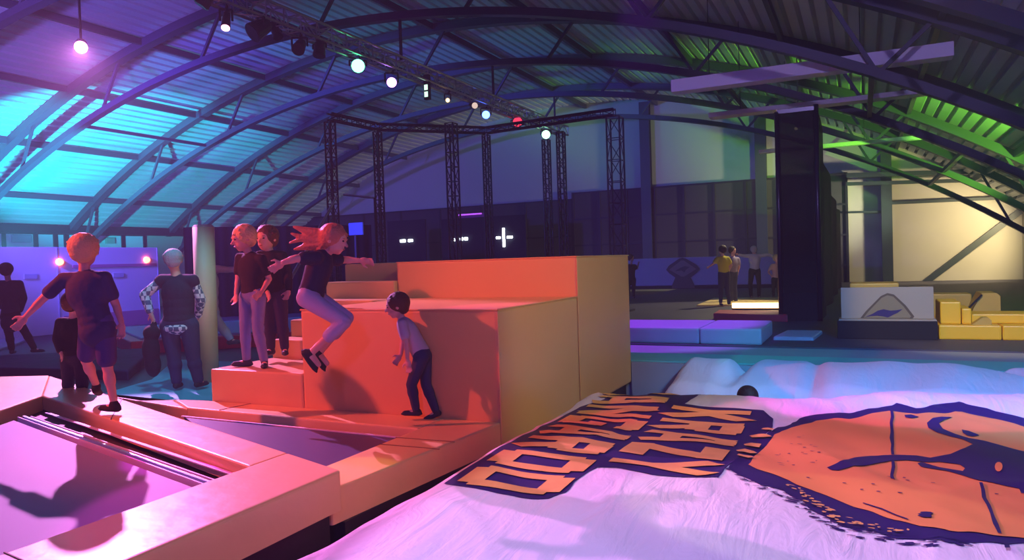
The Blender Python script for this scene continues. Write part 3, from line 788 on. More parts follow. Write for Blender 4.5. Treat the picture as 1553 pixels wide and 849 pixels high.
def stage_light(x, y, kind, col, lens_s, lab, aim, parent_truss=True, r=.11, zoff=0, X_=LX):
    p = atx(x, y, X_); p.z = max(4.9, min(5.42, p.z+zoff)) if X_ == LX else p.z
    t = thing('stage_light', p, lab, 'stage light', 'stage lights on the truss')
    d = (Vector(aim)-p).normalized()
    L = .30 if kind == 'par' else .2
    def f(bm):
        tube(bm, p-d*L, p, r*.75, r, 20); tube(bm, p-d*(L+.08), p-d*L, r*.4, r*.75, 14)
    hs_ = mk(f, 'housing', M['lamp'], t, False)
    def f(bm): tube(bm, p+d*.002, p+d*.012, r*.88, r*.88, 20)
    mk(f, 'lens', emis('lens_%d' % x, col, lens_s) if lens_s else M['dark'], hs_)
    c = p-d*L*.5; tp = Vector((p.x, c.y, fz-.16 if X_ == LX else p.z+.35))
    side = d.cross(Vector((0, 0, 1))).normalized()*(r+.02)
    def f(bm):
        for s in (-1, 1): bar(bm, c+side*s, Vector((c.x, c.y, tp.z-.03))+side*s, .02, .03)
        bar(bm, Vector((c.x, c.y, tp.z-.03))-side, Vector((c.x, c.y, tp.z-.03))+side, .03, .03); bar(bm, Vector((c.x, c.y, tp.z-.04)), tp+Vector((0, 0, .05)), .03, .03)
    mk(f, 'yoke', M['lamp'], t)
    return t, p, d
CAMT = CAM
def toward(x): return CAM
stage_light(543, 100, 'par', (.10, 1, .45), 9, 'stage light glowing green, nearest lit lamp on the truss', CAM, r=.15)
stage_light(594, 125, 'par', (.50, .20, 1), 9, 'stage light glowing violet next to the green one', CAM, r=.12)
stage_light(679, 152, 'par', (1, .6, .2), 6, 'tiny amber stage light midway on the truss', CAM+Vector((0, 0, -1)), r=.055)
stage_light(720, 160, 'par', (.8, .6, .5), 1.0, 'faint unlit looking stage light left of the blue one', CAM+Vector((6, 0, 0)), r=.09)
stage_light(737, 174, 'par', (.06, .16, 1), 12, 'stage light glowing blue', CAM, r=.12)
stage_light(785, 185, 'par', (1, .05, .1), 1.2, 'stage light glowing faint red', CAM+Vector((3, 0, 0)), r=.16)
stage_light(828, 204, 'par', (.35, 1, .5), 7, 'pale green stage light at the far end of the truss', CAM, r=.15)
stage_light(342, 42, 'par', (1, .30, .45), 9, 'slim stage light glowing pink at the near end of the truss', (-7.5, 6.3, 0), r=.075)
stage_light(383, 50, 'par', (.05, .05, .06), 0, 'big unlit square stage light beside the pink one', (-11, 4, 1), r=.17)
stage_light(422, 56, 'par', (.05, .05, .06), 0, 'unlit stage light right of the big square one', (-6, 9, 0), r=.09)
stage_light(452, 75, 'par', (.05, .05, .06), 0, 'unlit moving head stage light where the truss meets the roof arch', (-6, 4, 0), r=.12)
stage_light(484, 85, 'par', (.05, .05, .06), 0, 'unlit stage light left of the green lamp', (-9, 10, 0), r=.12)
stage_light(305, 8, 'par', (.05, .05, .06), 0, 'unlit stage light at the upper edge of the photo', (-12, 6, 0), r=.12)
p = atx(648, 137, LX+.1)
t = thing('strip_light', p, 'narrow upright strip light with greenish white segments on the truss', 'stage light')
def f(bm): box(bm, p.x-.07, p.x+.07, p.y-.05, p.y+.05, p.z-.22, p.z+.36, .01)
mk(f, 'housing', M['lamp'], t)
def f(bm):
    box(bm, p.x-.045, p.x+.045, p.y-.06, p.y-.052, p.z-.16, p.z-.04); box(bm, p.x-.045, p.x+.045, p.y-.06, p.y-.052, p.z+.0, p.z+.12)
mk(f, 'tube', emis('strip_green', (.6, 1, .75), 1.6), t)

# small lights behind the box: LED crosses
LW = emis('led_white', (.85, .92, 1), 14)
def ledbar(segs, x, y, lab):
    c = aty(x, y, 26.9); t = thing('led_fixture', c, lab, 'light', 'white lights behind the tall foam block')
    def f(bm): box(bm, c.x-1.0, c.x+1.0, 26.98, 27.06, c.z-.9, c.z+.9, .02)
    mk(f, 'back_board', M['curtain'], t)
    def f(bm): box(bm, c.x-.05, c.x+.05, 27.0, 27.06, -.26, c.z-.9)
    mk(f, 'stand', M['curtain'], t)
    for (dx, dz, w, h) in segs:
        def f(bm): box(bm, c.x+dx-w/2, c.x+dx+w/2, 26.93, 26.98, c.z+dz-h/2, c.z+dz+h/2, min(w, h)*.3)
        mk(f, 'led_tube', LW, t)
ledbar([(-.18, 0, .28, .11), (.22, 0, .24, .11)], 615, 365, 'pair of short white lights left of the truss tower, beyond the foam block')
ledbar([(-.38, 0, .12, .11), (.0, .02, .16, .11), (.22, .02, .16, .11)], 699, 363, 'row of three small white lights between two towers')
ledbar([(0, 0, .1, .78), (-.25, 0, .2, .09), (.28, 0, .26, .09)], 763, 360, 'white cross shaped light above the tall foam block')
# purple banner
a = aty(695, 325, 27.4); b = aty(735, 360, 27.4)
def f(bm): box(bm, a.x, b.x, 27.4, 27.46, -.26, a.z)
t = tag(mk(f, 'banner', mat('purple_banner', (.30, .03, .18), .7)), 'purple red standing banner behind the truss tower', 'banner')
def f(bm): box(bm, a.x, b.x-.1, 27.38, 27.40, a.z-.06, a.z)
mk(f, 'top_light', emis('banner_top', (.8, .15, 1), .8), t)
# blue screen
c = aty(538, 348, 17.2)
t = thing('screen', c, 'small blue screen behind the head of the jumping girl', 'screen')
def f(bm): box(bm, c.x-.22, c.x+.28, 17.2, 17.25, c.z-.16, c.z+.2, .01)
mk(f, 'display', emis('screen_blue', (.03, .06, .55), .5), t)
def f(bm): box(bm, c.x-.03, c.x+.03, 17.2, 17.24, -.26, c.z-.15)
mk(f, 'stand', M['dark'], t)
# ================================================================== PEOPLE
def _cap(bm, a, ra, b, rb, seg=14):
    a, b = Vector(a), Vector(b); d = b-a; L = d.length
    for c, r in ((a, ra), (b, rb)):
        bmesh.ops.create_uvsphere(bm, u_segments=seg, v_segments=10, radius=r, matrix=Matrix.Translation(c))
    if L > 1e-5: tube(bm, a, b, ra, rb, seg)
def _ell(bm, c, rad, fr=None):
    m_ = Matrix.Translation(Vector(c)) @ (fr.to_4x4() if fr is not None else Matrix.Identity(4)) @ Matrix.Diagonal((*rad, 1))
    bmesh.ops.create_uvsphere(bm, u_segments=18, v_segments=12, radius=1, matrix=m_)
def blob_mesh(prims, voxel, name, m, parent, smooth_it=3):
    bm = bmesh.new()
    for p in prims:
        if p[0] == 'c': _cap(bm, *p[1:])
        else: _ell(bm, *p[1:])
    me = bpy.data.meshes.new('tmp'); bm.to_mesh(me); bm.free()
    o = bpy.data.objects.new('tmp', me); COL.objects.link(o)
    r = o.modifiers.new('r', 'REMESH'); r.mode = 'VOXEL'; r.voxel_size = voxel; r.use_smooth_shade = True
    s_ = o.modifiers.new('s', 'SMOOTH'); s_.factor = .5; s_.iterations = smooth_it
    dg = bpy.context.evaluated_depsgraph_get(); dg.update()
    out_ = bpy.data.meshes.new_from_object(o.evaluated_get(dg)); out_.name = name
    bpy.data.objects.remove(o); bpy.data.meshes.remove(me)
    return link(name, out_, m, parent, True)
def frame_from(z, x):
    z = z.normalized(); x = (x-z*x.dot(z)).normalized(); y = z.cross(x)
    return Matrix((x, y, z)).transposed()
def person(label, D, J, s, cl, hr, face, tilt=(0, 0, 0), build=1.0, voxel=.009, group=None, name='person', extra_hair=None, hair_cap=1.0, fingers=True, face_detail=True, toes=None, solid=None, hats=None):
    """J: joints in photo pixels (x, y, depth offset). cl: clothing spec"""
    P3 = {k_: atd(v[0], v[1], D+(v[2] if len(v) > 2 else 0)) for k_, v in J.items()}
    camR, camF = RT, FW
    SL, SR, HL, HR = P3['SL'], P3['SR'], P3['HL'], P3['HR']
    ms, mp_ = (SL+SR)/2, (HL+HR)/2
    fr = frame_from(ms-mp_, SR-SL); b_ = build*s
    root = thing(name, (mp_.x, mp_.y, min(P3['AL'].z, P3['AR'].z)-.08*s), label, 'person', group)
    sw = (SR-SL).length/2
    def torso(g):
        sp_ = ms-mp_
        return [('c', SL, .050*b_+g, SR, .050*b_+g), ('e', mp_+sp_*.72, (max(sw*.98, .13*b_)+g, .108*b_+g, .20*s+g), fr), ('e', mp_+sp_*.52, (.140*b_+g, .102*b_+g, .17*s+g), fr), ('e', mp_+sp_*.32, (.137*b_+g, .100*b_+g, .16*s+g), fr), ('e', mp_+sp_*.15, (.140*b_+g, .100*b_+g, .14*s+g), fr)]
    def hips(g):
        return [('c', HL, .082*b_+g, HR, .082*b_+g), ('e', mp_+(ms-mp_)*.10, (.155*b_+g, .105*b_+g, .12*s+g), fr)]
    # face frame
    f_ = (camR*face[0]+Vector((0, 0, 1))*face[1]+camF*face[2]).normalized()
    u_ = Vector((0, 0, 1))+camR*tilt[0]+camF*tilt[2]; u_ = (u_-f_*u_.dot(f_)).normalized(); sd = f_.cross(u_)
    hf = Matrix((sd, f_, u_)).transposed(); Hc = P3['H']
    body = torso(0)+hips(0)
    body += [('c', ms+(Hc-ms)*.05, .052*b_, Hc-u_*hr*.35, .046*s)]
    body += [('e', Hc+u_*hr*.16-f_*hr*.08, (.76*hr, .90*hr, .82*hr), hf), ('e', Hc-u_*hr*.34+f_*hr*.16, (.56*hr, .62*hr, .58*hr), hf), ('e', Hc-u_*hr*.72+f_*hr*.42, (.26*hr, .22*hr, .2*hr), hf)]
    if face_detail:
        body += [('c', Hc+f_*hr*.74+u_*hr*.08, .07*hr, Hc+f_*hr*.96-u_*hr*.20, .115*hr), ('e', Hc+f_*hr*.70+u_*hr*.20, (.46*hr, .14*hr, .10*hr), hf), ('e', Hc+f_*hr*.70-u_*hr*.47, (.24*hr, .13*hr, .09*hr), hf)]
    for sg in (-1, 1): body.append(('e', Hc+sd*sg*hr*.76-u_*hr*.05-f_*hr*.05, (.07*hr, .16*hr, .24*hr), hf))
    for sd_ in 'LR':
        S_, E_, W_ = P3['S'+sd_], P3['E'+sd_], P3['W'+sd_]; Hh = P3.get('F'+sd_)
        body += [('c', S_, .050*b_, E_, .038*b_), ('c', E_, .038*b_, W_, .026*b_), ('e', E_+(W_-E_)*.25, (.038*b_, .038*b_, .07*s), frame_from(W_-E_, Vector((.3, .2, .9))))]
        dh = ((Hh-W_) if Hh is not None else (W_-E_)).normalized()
        pn = (camF*.6+Vector((.1, 0, .3))); pn = (pn-dh*pn.dot(dh)).normalized(); lat = dh.cross(pn)
        hs = s*1.0; pc = W_+dh*.055*hs
        body.append(('e', pc, (.040*hs, .020*hs, .052*hs), frame_from(dh, lat)))
        if fingers:
            for fi, (off, ln) in enumerate(((-.028, .066), (-.009, .076), (.010, .070), (.028, .055))):
                k0 = W_+dh*.095*hs+lat*off*hs; k1 = k0+(dh*.9+lat*off*5-pn*.15)*ln*.5*hs; k2 = k1+(dh*.72+lat*off*5-pn*.55)*ln*.5*hs
                body += [('c', k0, .0105*hs, k1, .0095*hs, 8), ('c', k1, .0095*hs, k2, .0080*hs, 8)]
            t0 = W_+dh*.035*hs-lat*.030*hs; t1 = t0+(dh*.5-lat*.8)*.040*hs; t2 = t1+(dh*.9-lat*.3-pn*.2)*.032*hs
            body += [('c', t0, .014*hs, t1, .012*hs, 8), ('c', t1, .012*hs, t2, .009*hs, 8)]
        H_, K_, A_j = P3['H'+sd_], P3['K'+sd_], P3['A'+sd_]
        body += [('c', H_, .080*b_, K_, .052*b_), ('c', K_, .050*b_, A_j, .034*b_), ('e', K_+(A_j-K_)*.3, (.055*b_, .055*b_, .11*s), frame_from(A_j-K_, Vector((1, .1, .1))))]
        td = toes[sd_] if toes else (0, 0, 1); tv = (camR*td[0]+Vector((0, 0, 1))*td[1]+camF*td[2]).normalized()
        body.append(('c', A_j-Vector((0, 0, .03*s)), .036*s, A_j-Vector((0, 0, .05*s))*(1 if abs(td[1]) < .5 else .2)+tv*.12*s, .026*s))
        # shoe
        shin = (A_j-K_).normalized(); dn = Vector((0, 0, -1)) if abs(td[1]) < .45 else (shin-tv*shin.dot(tv)).normalized()
        a0 = A_j+dn*.045*s-tv*.03*s; a1 = A_j+dn*.050*s+tv*.135*s; lat2 = tv.cross(dn).normalized()
        shoe = [('c', a0, .040*s, a1, .032*s), ('c', A_j+dn*.01*s, .043*s, a0, .040*s), ('e', A_j+dn*.060*s+tv*.055*s, (.045*s, .022*s, .135*s), frame_from(tv, lat2))]
        so = blob_mesh(shoe, max(voxel, .008), 'shoe', cl['shoe'], root, 2)
    bo = blob_mesh(body, voxel*.85, 'body', cl.get('skin', M['skin']), root)
    # top
    g = .014*s; tp_ = torso(g+.003)+[('e', mp_+(ms-mp_)*.14, (.150*b_+g, .108*b_+g, .12*s), fr)]
    if cl.get('hem', 0) > .12: tp_.append(('e', mp_-(ms-mp_)*cl['hem']*.5, (.165*b_+g, .12*b_+g, .13*s+cl['hem']*.2*s), fr))
    for sd_ in 'LR':
        S_, E_, W_ = P3['S'+sd_], P3['E'+sd_], P3['W'+sd_]
        if cl['sleeve'] == 'short': tp_.append(('c', S_, .050*b_+g, S_+(E_-S_)*.62, .047*b_+g*1.4))
        elif cl['sleeve'] == 'long': tp_ += [('c', S_, .050*b_+g, E_, .040*b_+g), ('c', E_, .040*b_+g, E_+(W_-E_)*.92, .030*b_+g)]
        elif cl['sleeve'] == 'none': tp_.append(('c', S_, .052*b_+g, S_+(E_-S_)*.12, .050*b_+g))
    tp = blob_mesh(tp_, max(voxel, .009), cl.get('topname', 't_shirt'), cl['top'], root, 9)
    if cl.get('toplabel'): tp['label'] = cl['toplabel']
    if cl.get('under'):
        un = []
        for sd_ in 'LR':
            S_, E_, W_ = P3['S'+sd_], P3['E'+sd_], P3['W'+sd_]
            un += [('c', S_, .052*b_, E_, .048*b_), ('c', E_, .048*b_, E_+(W_-E_)*.9, .038*b_)]
        un.append(('e', mp_-(ms-mp_)*.04, (.175*b_, .125*b_, .09*s), fr))
        blob_mesh(un, .012, 'shirt', cl['under'], root)
    lo = hips(g)
    for sd_ in 'LR':
        H_, K_, A_j = P3['H'+sd_], P3['K'+sd_], P3['A'+sd_]
        if cl['legs'] == 'long': lo += [('c', H_, .084*b_+g, K_, .056*b_+g), ('c', K_, .056*b_+g, A_j+(K_-A_j)*.06, .040*b_+g), ('e', K_+(A_j-K_)*.3, (.058*b_+g, .058*b_+g, .11*s), frame_from(A_j-K_, Vector((1, .1, .1))))]
        elif cl['legs'] == 'crop': lo += [('c', H_, .084*b_+g, K_, .056*b_+g), ('c', K_, .056*b_+g, K_+(A_j-K_)*.45, .052*b_+g)]
        else: lo += [('c', H_, .090*b_+g, H_+(K_-H_)*cl.get('short', .78), .078*b_+g)]
    lw_ = blob_mesh(lo, max(voxel, .009), 'shorts' if cl['legs'] == 'shorts' else 'trousers', cl['bottom'], root)
    # hair
    if hair_cap:
        hp = [('e', Hc+u_*hr*.25-f_*hr*.19, (.90*hr, .95*hr, .90*hr*hair_cap), hf), ('e', Hc-u_*hr*.15-f_*hr*.42, (.74*hr, .55*hr, .62*hr), hf)]
        if face_detail:
            rr = random.Random(int(J['H'][0]*7))
            for _ in range(16):
                a_ = rr.uniform(0, 2*PI); e_ = rr.uniform(.25, 1.3)
                dr = (sd*math.cos(a_)*math.cos(e_)+f_*math.sin(a_)*math.cos(e_)*.8+u_*math.sin(e_)).normalized()
                q0 = Hc+u_*hr*.26-f_*hr*.20+dr*hr*.76; hp.append(('c', q0, .16*hr, q0+(dr*.26+f_*.12-u_*.14)*hr, .05*hr, 8))
        for (a0, r0, a1, r1) in (extra_hair or []):
            hp.append(('c', atd(*a0[:2], D+(a0[2] if len(a0) > 2 else 0)), r0, atd(*a1[:2], D+(a1[2] if len(a1) > 2 else 0)), r1, 8))
        blob_mesh(hp, max(.007, hr*.05), 'hair', cl['hair'], root, 2)
    if face_detail:
        for sg in (-1, 1):
            e = Hc+f_*hr*.74+sd*sg*hr*.29+u_*hr*.08
            def fe(bm): _ell(bm, e, (.11*hr, .06*hr, .06*hr), hf)
            mk(fe, 'eye', M['eye'], bo, True)
            def fb(bm): _ell(bm, e+u_*hr*.17+f_*hr*.02, (.15*hr, .05*hr, .03*hr), hf)
            mk(fb, 'eyebrow', cl['hair'], bo, True)
        def fm(bm): _ell(bm, Hc+f_*hr*.80-u_*hr*.47, (.18*hr, .05*hr, .045*hr), hf)
        mk(fm, 'mouth', M['lip'], bo, True)
    return root, P3

C_ = dict(
 navytee=cloth('navy_tee', (.04, .05, .14)), darkshort=cloth('dark_shorts', (.06, .06, .22)), black=cloth('black_cloth', (.012, .012, .02)), darkblue=cloth('dark_blue_cloth', (.02, .02, .06)),
 jeans=cloth('blue_jeans', (.20, .27, .50)), lightjeans=cloth('light_jeans', (.42, .42, .62)), darkjeans=cloth('dark_jeans', (.03, .04, .11)),
 grey=cloth('grey_tee', (.50, .48, .52)), yellow=cloth('yellow_tee', (.75, .68, .05)), whitetee=cloth('white_tee', (.60, .60, .66)), purple=cloth('mauve_tee', (.30, .24, .36)), pinktee=cloth('pink_tee', (.72, .48, .40)),
 blonde=mat('blond_hair', (.80, .58, .25), .6, bump=.6, bscale=60), brown=mat('brown_hair', (.10, .035, .015), .55, bump=.5, bscale=60), greyhair=mat('grey_hair', (.45, .45, .48), .7, bump=.5, bscale=60), darkhair=mat('dark_hair', (.015, .01, .01), .6, bump=.4, bscale=60), redhair=mat('fair_reddish_hair', (.60, .22, .12), .5, bump=.6, bscale=60),
 vest=cloth('black_vest', (.02, .02, .05)), shoe=mat('dark_shoe', (.02, .02, .04), .6), sock=mat('dark_sock', (.015, .015, .02), .8),
)
# boy on the diagonal pad, seen from behind
D1_ = depth_of(atz(168, 629, ZP))
boy, BJ = person('boy in dark t-shirt and shorts balancing on the diagonal pad, seen from behind', D1_,
 dict(H=(128, 381, 0), SL=(97, 423, 0), SR=(159, 421, 0), EL=(62, 456, -.05), WL=(40, 479, -.08), FL=(29, 492, -.1), ER=(176, 463, .05), WR=(184, 488, .0), FR=(185, 505, 0),
      HL=(137, 497, 0), HR=(158, 497, 0), KL=(131, 547, .22), AL=(146, 584, .42), KR=(163, 557, .02), AR=(173, 611, 0)), .86,
 dict(top=C_['navytee'], bottom=C_['darkshort'], sleeve='short', legs='shorts', shoe=C_['sock'], hair=C_['blonde'], hem=.13), .128, (-.25, -.1, 1), voxel=.008, toes=dict(L=(-.3, -.3, .8), R=(-.85, 0, .25)), hair_cap=1.0, build=.95)
# man in vest
D2_ = depth_of(atz(283, 591, -.235))
man, MJ = person('man in black vest over plaid shirt seen from behind on the blue mat', D2_,
 dict(H=(263, 395, 0), SL=(246, 425, 0), SR=(292, 425, 0), EL=(219, 447, -.05), WL=(228, 474, -.08), FL=(234, 490, -.1), ER=(305, 455, .08), WR=(300, 480, .22), FR=(292, 492, .3),
      HL=(257, 494, 0), HR=(287, 494, 0), KL=(264, 541, 0), AL=(268, 579, 0), KR=(293, 541, 0), AR=(301, 577, 0)), .98,
 dict(top=C_['vest'], topname='vest', bottom=C_['darkjeans'], sleeve='none', legs='long', shoe=C_['shoe'], hair=C_['greyhair'], under=M['plaid'], hem=.04), .128, (-.35, -.25, 1), voxel=.012, toes=dict(L=(-.1, 0, 1), R=(.3, 0, 1)), build=1.28)
# jacket carried by the man
bm = bmesh.new(); 
pr_ = [('e', atd(230, 505, D2_-.12), (.11, .09, .10)), ('e', atd(229, 530, D2_-.12), (.12, .09, .20)), ('e', atd(232, 552, D2_-.10), (.11, .08, .16)), ('c', atd(234, 490, D2_-.1), .03, atd(230, 505, D2_-.12), .07)]
bm.free()
jk = blob_mesh(pr_, .012, 'jacket', C_['black'], None); tag(jk, 'black jacket hanging from the left hand of the man in the vest', 'jacket')
# person far left
D3_ = depth_of(atz(28, 535, -.2))
person('person in a long dark coat standing at the far left before the white partition', D3_,
 dict(H=(10, 410, 0), SL=(-3, 430, 0), SR=(30, 430, 0), EL=(-5, 452, .1), WL=(4, 468, .2), FL=(9, 474, .25), ER=(37, 452, .05), WR=(31, 472, .18), FR=(26, 480, .2),
      HL=(9, 480, 0), HR=(23, 480, 0), KL=(14, 507, 0), AL=(18, 530, 0), KR=(38, 503, 0), AR=(52, 528, 0)), .98,
 dict(top=C_['darkblue'], topname='coat', bottom=C_['black'], sleeve='long', legs='long', shoe=C_['shoe'], hair=C_['darkhair'], hem=.35), .135, (-.3, 0, .9), voxel=.016, fingers=False, toes=dict(L=(-.3, 0, 1), R=(.8, 0, .3)), build=1.05, face_detail=False)
# dark clothed child behind the boy
D4_ = D1_+1.5
person('child in dark clothes half hidden behind the balancing boy', D4_,
 dict(H=(112, 461, 0), SL=(92, 489, 0), SR=(130, 489, 0), EL=(86, 514, -.05), WL=(92, 534, -.15), FL=(96, 545, -.2), ER=(137, 514, 0), WR=(134, 535, -.1), FR=(130, 545, -.1),
      HL=(104, 544, 0), HR=(124, 544, 0), KL=(103, 574, 0), AL=(104, 601, 0), KR=(124, 574, 0), AR=(126, 601, 0)), .72,
 dict(top=C_['black'], topname='hooded_top', bottom=C_['darkblue'], sleeve='long', legs='long', shoe=C_['shoe'], hair=C_['brown'], hem=.1), .115, (.2, -.2, 1), voxel=.012, toes=dict(L=(0, 0, 1), R=(0, 0, 1)), face_detail=False, build=1.15)
# fair haired child on the lowest stair
D5_ = depth_of(atz(388, 556, .30))
person('fair haired child in a dark t-shirt and blue jeans standing on the lowest stair', D5_,
 dict(H=(369, 362, 0), SL=(364, 391, .08), SR=(397, 393, -.05), EL=(361, 424, .05), WL=(358, 446, -.05), FL=(357, 458, -.1), ER=(408, 423, -.02), WR=(397, 442, -.12), FR=(388, 450, -.18),
      HL=(374, 450, .04), HR=(392, 450, -.04), KL=(372, 500, .03), AL=(374, 545, .05), KR=(391, 500, -.04), AR=(401, 547, -.04)), .80,
 dict(top=C_['black'], bottom=C_['jeans'], sleeve='short', legs='long', shoe=C_['shoe'], hair=C_['blonde'], hem=.08), .122, (-.75, -.25, -.6), voxel=.009, toes=dict(L=(-.95, 0, -.2), R=(.25, 0, -.9)), build=.92)
person('person in black clothes standing close behind the fair haired child on the stairs', D5_+.34,
 dict(H=(404, 362, 0), SL=(394, 388, 0), SR=(428, 388, 0), EL=(396, 418, -.05), WL=(404, 440, -.12), FL=(408, 450, -.15), ER=(437, 415, 0), WR=(438, 440, -.1), FR=(434, 452, -.15),
      HL=(407, 450, 0), HR=(424, 450, 0), KL=(409, 490, 0), AL=(411, 528, 0), KR=(428, 490, 0), AR=(432, 528, 0)), .82,
 dict(top=C_['black'], topname='jacket', bottom=C_['darkblue'], sleeve='long', legs='long', shoe=C_['shoe'], hair=C_['brown'], hem=.1), .125, (-.3, -.1, -.9), voxel=.012, toes=dict(L=(-.2, 0, -1), R=(.3, 0, -.9)), face_detail=True)
# person behind the padded column, arm and leg showing
D6_ = 10.6
person('person behind the padded column, one arm and one shoe showing right of it', D6_,
 dict(H=(312, 384, 0), SL=(300, 408, 0), SR=(330, 408, 0), EL=(298, 435, 0), WL=(306, 452, -.1), FL=(312, 460, -.1), ER=(345, 409, -.05), WR=(361, 408, -.1), FR=(370, 408, -.1),
      HL=(309, 482, 0), HR=(324, 482, 0), KL=(312, 520, -.1), AL=(312, 562, 0), KR=(337, 497, -.15), AR=(350, 514, -.2)), .95,
 dict(top=C_['purple'], bottom=C_['jeans'], sleeve='long', legs='long', shoe=C_['shoe'], hair=C_['darkhair'], hem=.05), .12, (.9, 0, -.3), voxel=.014, fingers=False, toes=dict(L=(.5, 0, -.7), R=(.8, .1, -.2)), face_detail=False)
# jumping girl
D7_ = 5.55
px_ = D7_/F
girl, GJ = person('girl in mid jump with flying hair, light jeans and arms flung out', D7_,
 dict(H=(507, 364, 0), SL=(480, 391, -.10), SR=(496, 393, .12), EL=(449, 392, -.20), WL=(430, 398, -.22), FL=(420, 404, -.2), ER=(522, 394, .22), WR=(544, 395, .20), FR=(558, 396, .2),
      HL=(465, 452, -.07), HR=(475, 450, .09), KL=(522, 488, -.12), AL=(472, 535, -.10), KR=(526, 482, .12), AR=(485, 534, .10)), .80,
 dict(top=C_['darkblue'], bottom=C_['lightjeans'], sleeve='short', legs='crop', shoe=C_['sock'], hair=C_['redhair'], hem=.04), .112, (.93, -.22, -.12), tilt=(.25, 0, 0), voxel=.008, toes=dict(L=(.55, -.85, 0), R=(.55, -.85, 0)), build=.98,
 extra_hair=[((492, 358), .06, (470, 352), .038), ((470, 352), .038, (446, 344), .012), ((490, 366), .05, (462, 362), .030), ((462, 362), .030, (442, 354), .010), ((488, 372), .045, (463, 374), .028), ((463, 374), .028, (447, 378), .010), ((470, 358), .03, (440, 368), .010), ((492, 362), .06, (486, 384), .04)])
# small boy
D8_ = depth_of(atz(652, 636, 0))
px = D8_/F
person('small boy in grey t-shirt and dark trousers before the orange block', D8_,
 dict(H=(602, 464, 0), SL=(610, 492, -.09), SR=(615, 489, .10), EL=(617, 521, -.16), WL=(618, 545, -.17), FL=(620, 556, -.17), ER=(611, 517, .14), WR=(608, 538, .12), FR=(603, 545, .1),
      HL=(639, 541, -.05), HR=(644, 539, .07), KL=(624, 583, -.05), AL=(631, 620, -.02), KR=(646, 583, .06), AR=(661, 622, .04)), .66,
 dict(top=C_['grey'], bottom=C_['darkjeans'], sleeve='short', legs='long', shoe=C_['shoe'], hair=C_['brown'], hem=.05), .098, (-.95, -.22, -.1), tilt=(-.1, 0, 0), voxel=.007, toes=dict(L=(-1, 0, 0), R=(-.75, -.35, 0)), build=.92)
# people at the back
def far_person(label, foot, J, s, top, bottom, hair, face, toes=None, sleeve='short', z=0, topname='t_shirt', build=1):
    D = depth_of(atz(*foot, z)); return person(label, D, J, s, dict(top=top, bottom=bottom, sleeve=sleeve, legs='long', shoe=C_['shoe'], hair=hair, topname=topname), .105, face, voxel=.018, fingers=False, toes=toes or dict(L=(0, 0, -1), R=(0, 0, -1)), face_detail=False, build=build)
far_person('child in a yellow t-shirt and dark trousers in the lit spot before the back barrier', (1100, 464),
 dict(H=(1095, 379), SL=(1088, 392), SR=(1104, 392), EL=(1082, 400), WL=(1076, 404), ER=(1109, 402), WR=(1106, 410), HL=(1094, 416), HR=(1102, 416), KL=(1093, 438), AL=(1093, 459), KR=(1103, 438), AR=(1106, 461)), .84, C_['yellow'], C_['darkjeans'], C_['darkhair'], (-.5, 0, .8))
far_person('child in a mauve t-shirt close behind the child in yellow', (1112, 459),
 dict(H=(1111, 380), SL=(1105, 393), SR=(1119, 393), EL=(1104, 404), WL=(1106, 413), ER=(1121, 404), WR=(1119, 413), HL=(1107, 415), HR=(1114, 415), KL=(1108, 436), AL=(1109, 456), KR=(1114, 436), AR=(1116, 456)), .86, C_['purple'], C_['darkjeans'], C_['darkhair'], (.5, 0, -.6))
far_person('child in a white top with both arms stretched out at the back', (1145, 452),
 dict(H=(1143, 379), SL=(1136, 388), SR=(1153, 388), EL=(1128, 388), WL=(1120, 386), ER=(1165, 386), WR=(1176, 391), HL=(1140, 411), HR=(1149, 411), KL=(1138, 430), AL=(1139, 449), KR=(1151, 430), AR=(1151, 449)), .88, C_['whitetee'], C_['black'], C_['greyhair'], (.2, 0, 1), sleeve='long')
far_person('child in a pale pink top partly hidden by the black safety net', (1176, 452),
 dict(H=(1178, 392), SL=(1171, 402), SR=(1183, 402), EL=(1165, 412), WL=(1171, 420), ER=(1188, 412), WR=(1184, 420), HL=(1173, 424), HR=(1181, 424), KL=(1173, 438), AL=(1173, 449), KR=(1180, 438), AR=(1181, 449)), .66, C_['pinktee'], C_['black'], C_['blonde'], (.3, 0, -1))
far_person('person in black mostly hidden behind the right edge of the tall foam block', (957, 452),
 dict(H=(957, 391), SL=(951, 403), SR=(963, 403), EL=(950, 415), WL=(953, 424), ER=(966, 408), WR=(968, 400), HL=(953, 424), HR=(961, 424), KL=(953, 438), AL=(953, 449), KR=(961, 438), AR=(961, 449)), .8, C_['black'], C_['black'], C_['brown'], (.8, 0, -.4))
# child in the gap between the two airbags: only the dark hair shows
D9_ = depth_of(atz(1135, 603, -.10))
pxm = F/D9_
person('dark haired child down between the two airbags, only the head top showing', D9_,
 dict(H=(1134, 604, 0), SL=(1134-.15*pxm, 604+.22*pxm, 0), SR=(1134+.15*pxm, 604+.22*pxm, 0), EL=(1134-.2*pxm, 604+.38*pxm, 0), WL=(1134-.1*pxm, 604+.48*pxm, -.1), ER=(1134+.2*pxm, 604+.38*pxm, 0), WR=(1134+.1*pxm, 604+.48*pxm, -.1),
      HL=(1134-.08*pxm, 604+.54*pxm, .0), HR=(1134+.08*pxm, 604+.54*pxm, .0), KL=(1134-.12*pxm, 604+.48*pxm, -.2), AL=(1134-.10*pxm, 604+.58*pxm, -.1), KR=(1134+.12*pxm, 604+.48*pxm, -.2), AR=(1134+.10*pxm, 604+.58*pxm, -.1)), .62,
 dict(top=C_['darkblue'], bottom=C_['black'], sleeve='short', legs='long', shoe=C_['shoe'], hair=C_['darkhair']), .108, (.3, 0, 1), voxel=.012, toes=dict(L=(0, 0, -1), R=(0, 0, -1)), face_detail=False)

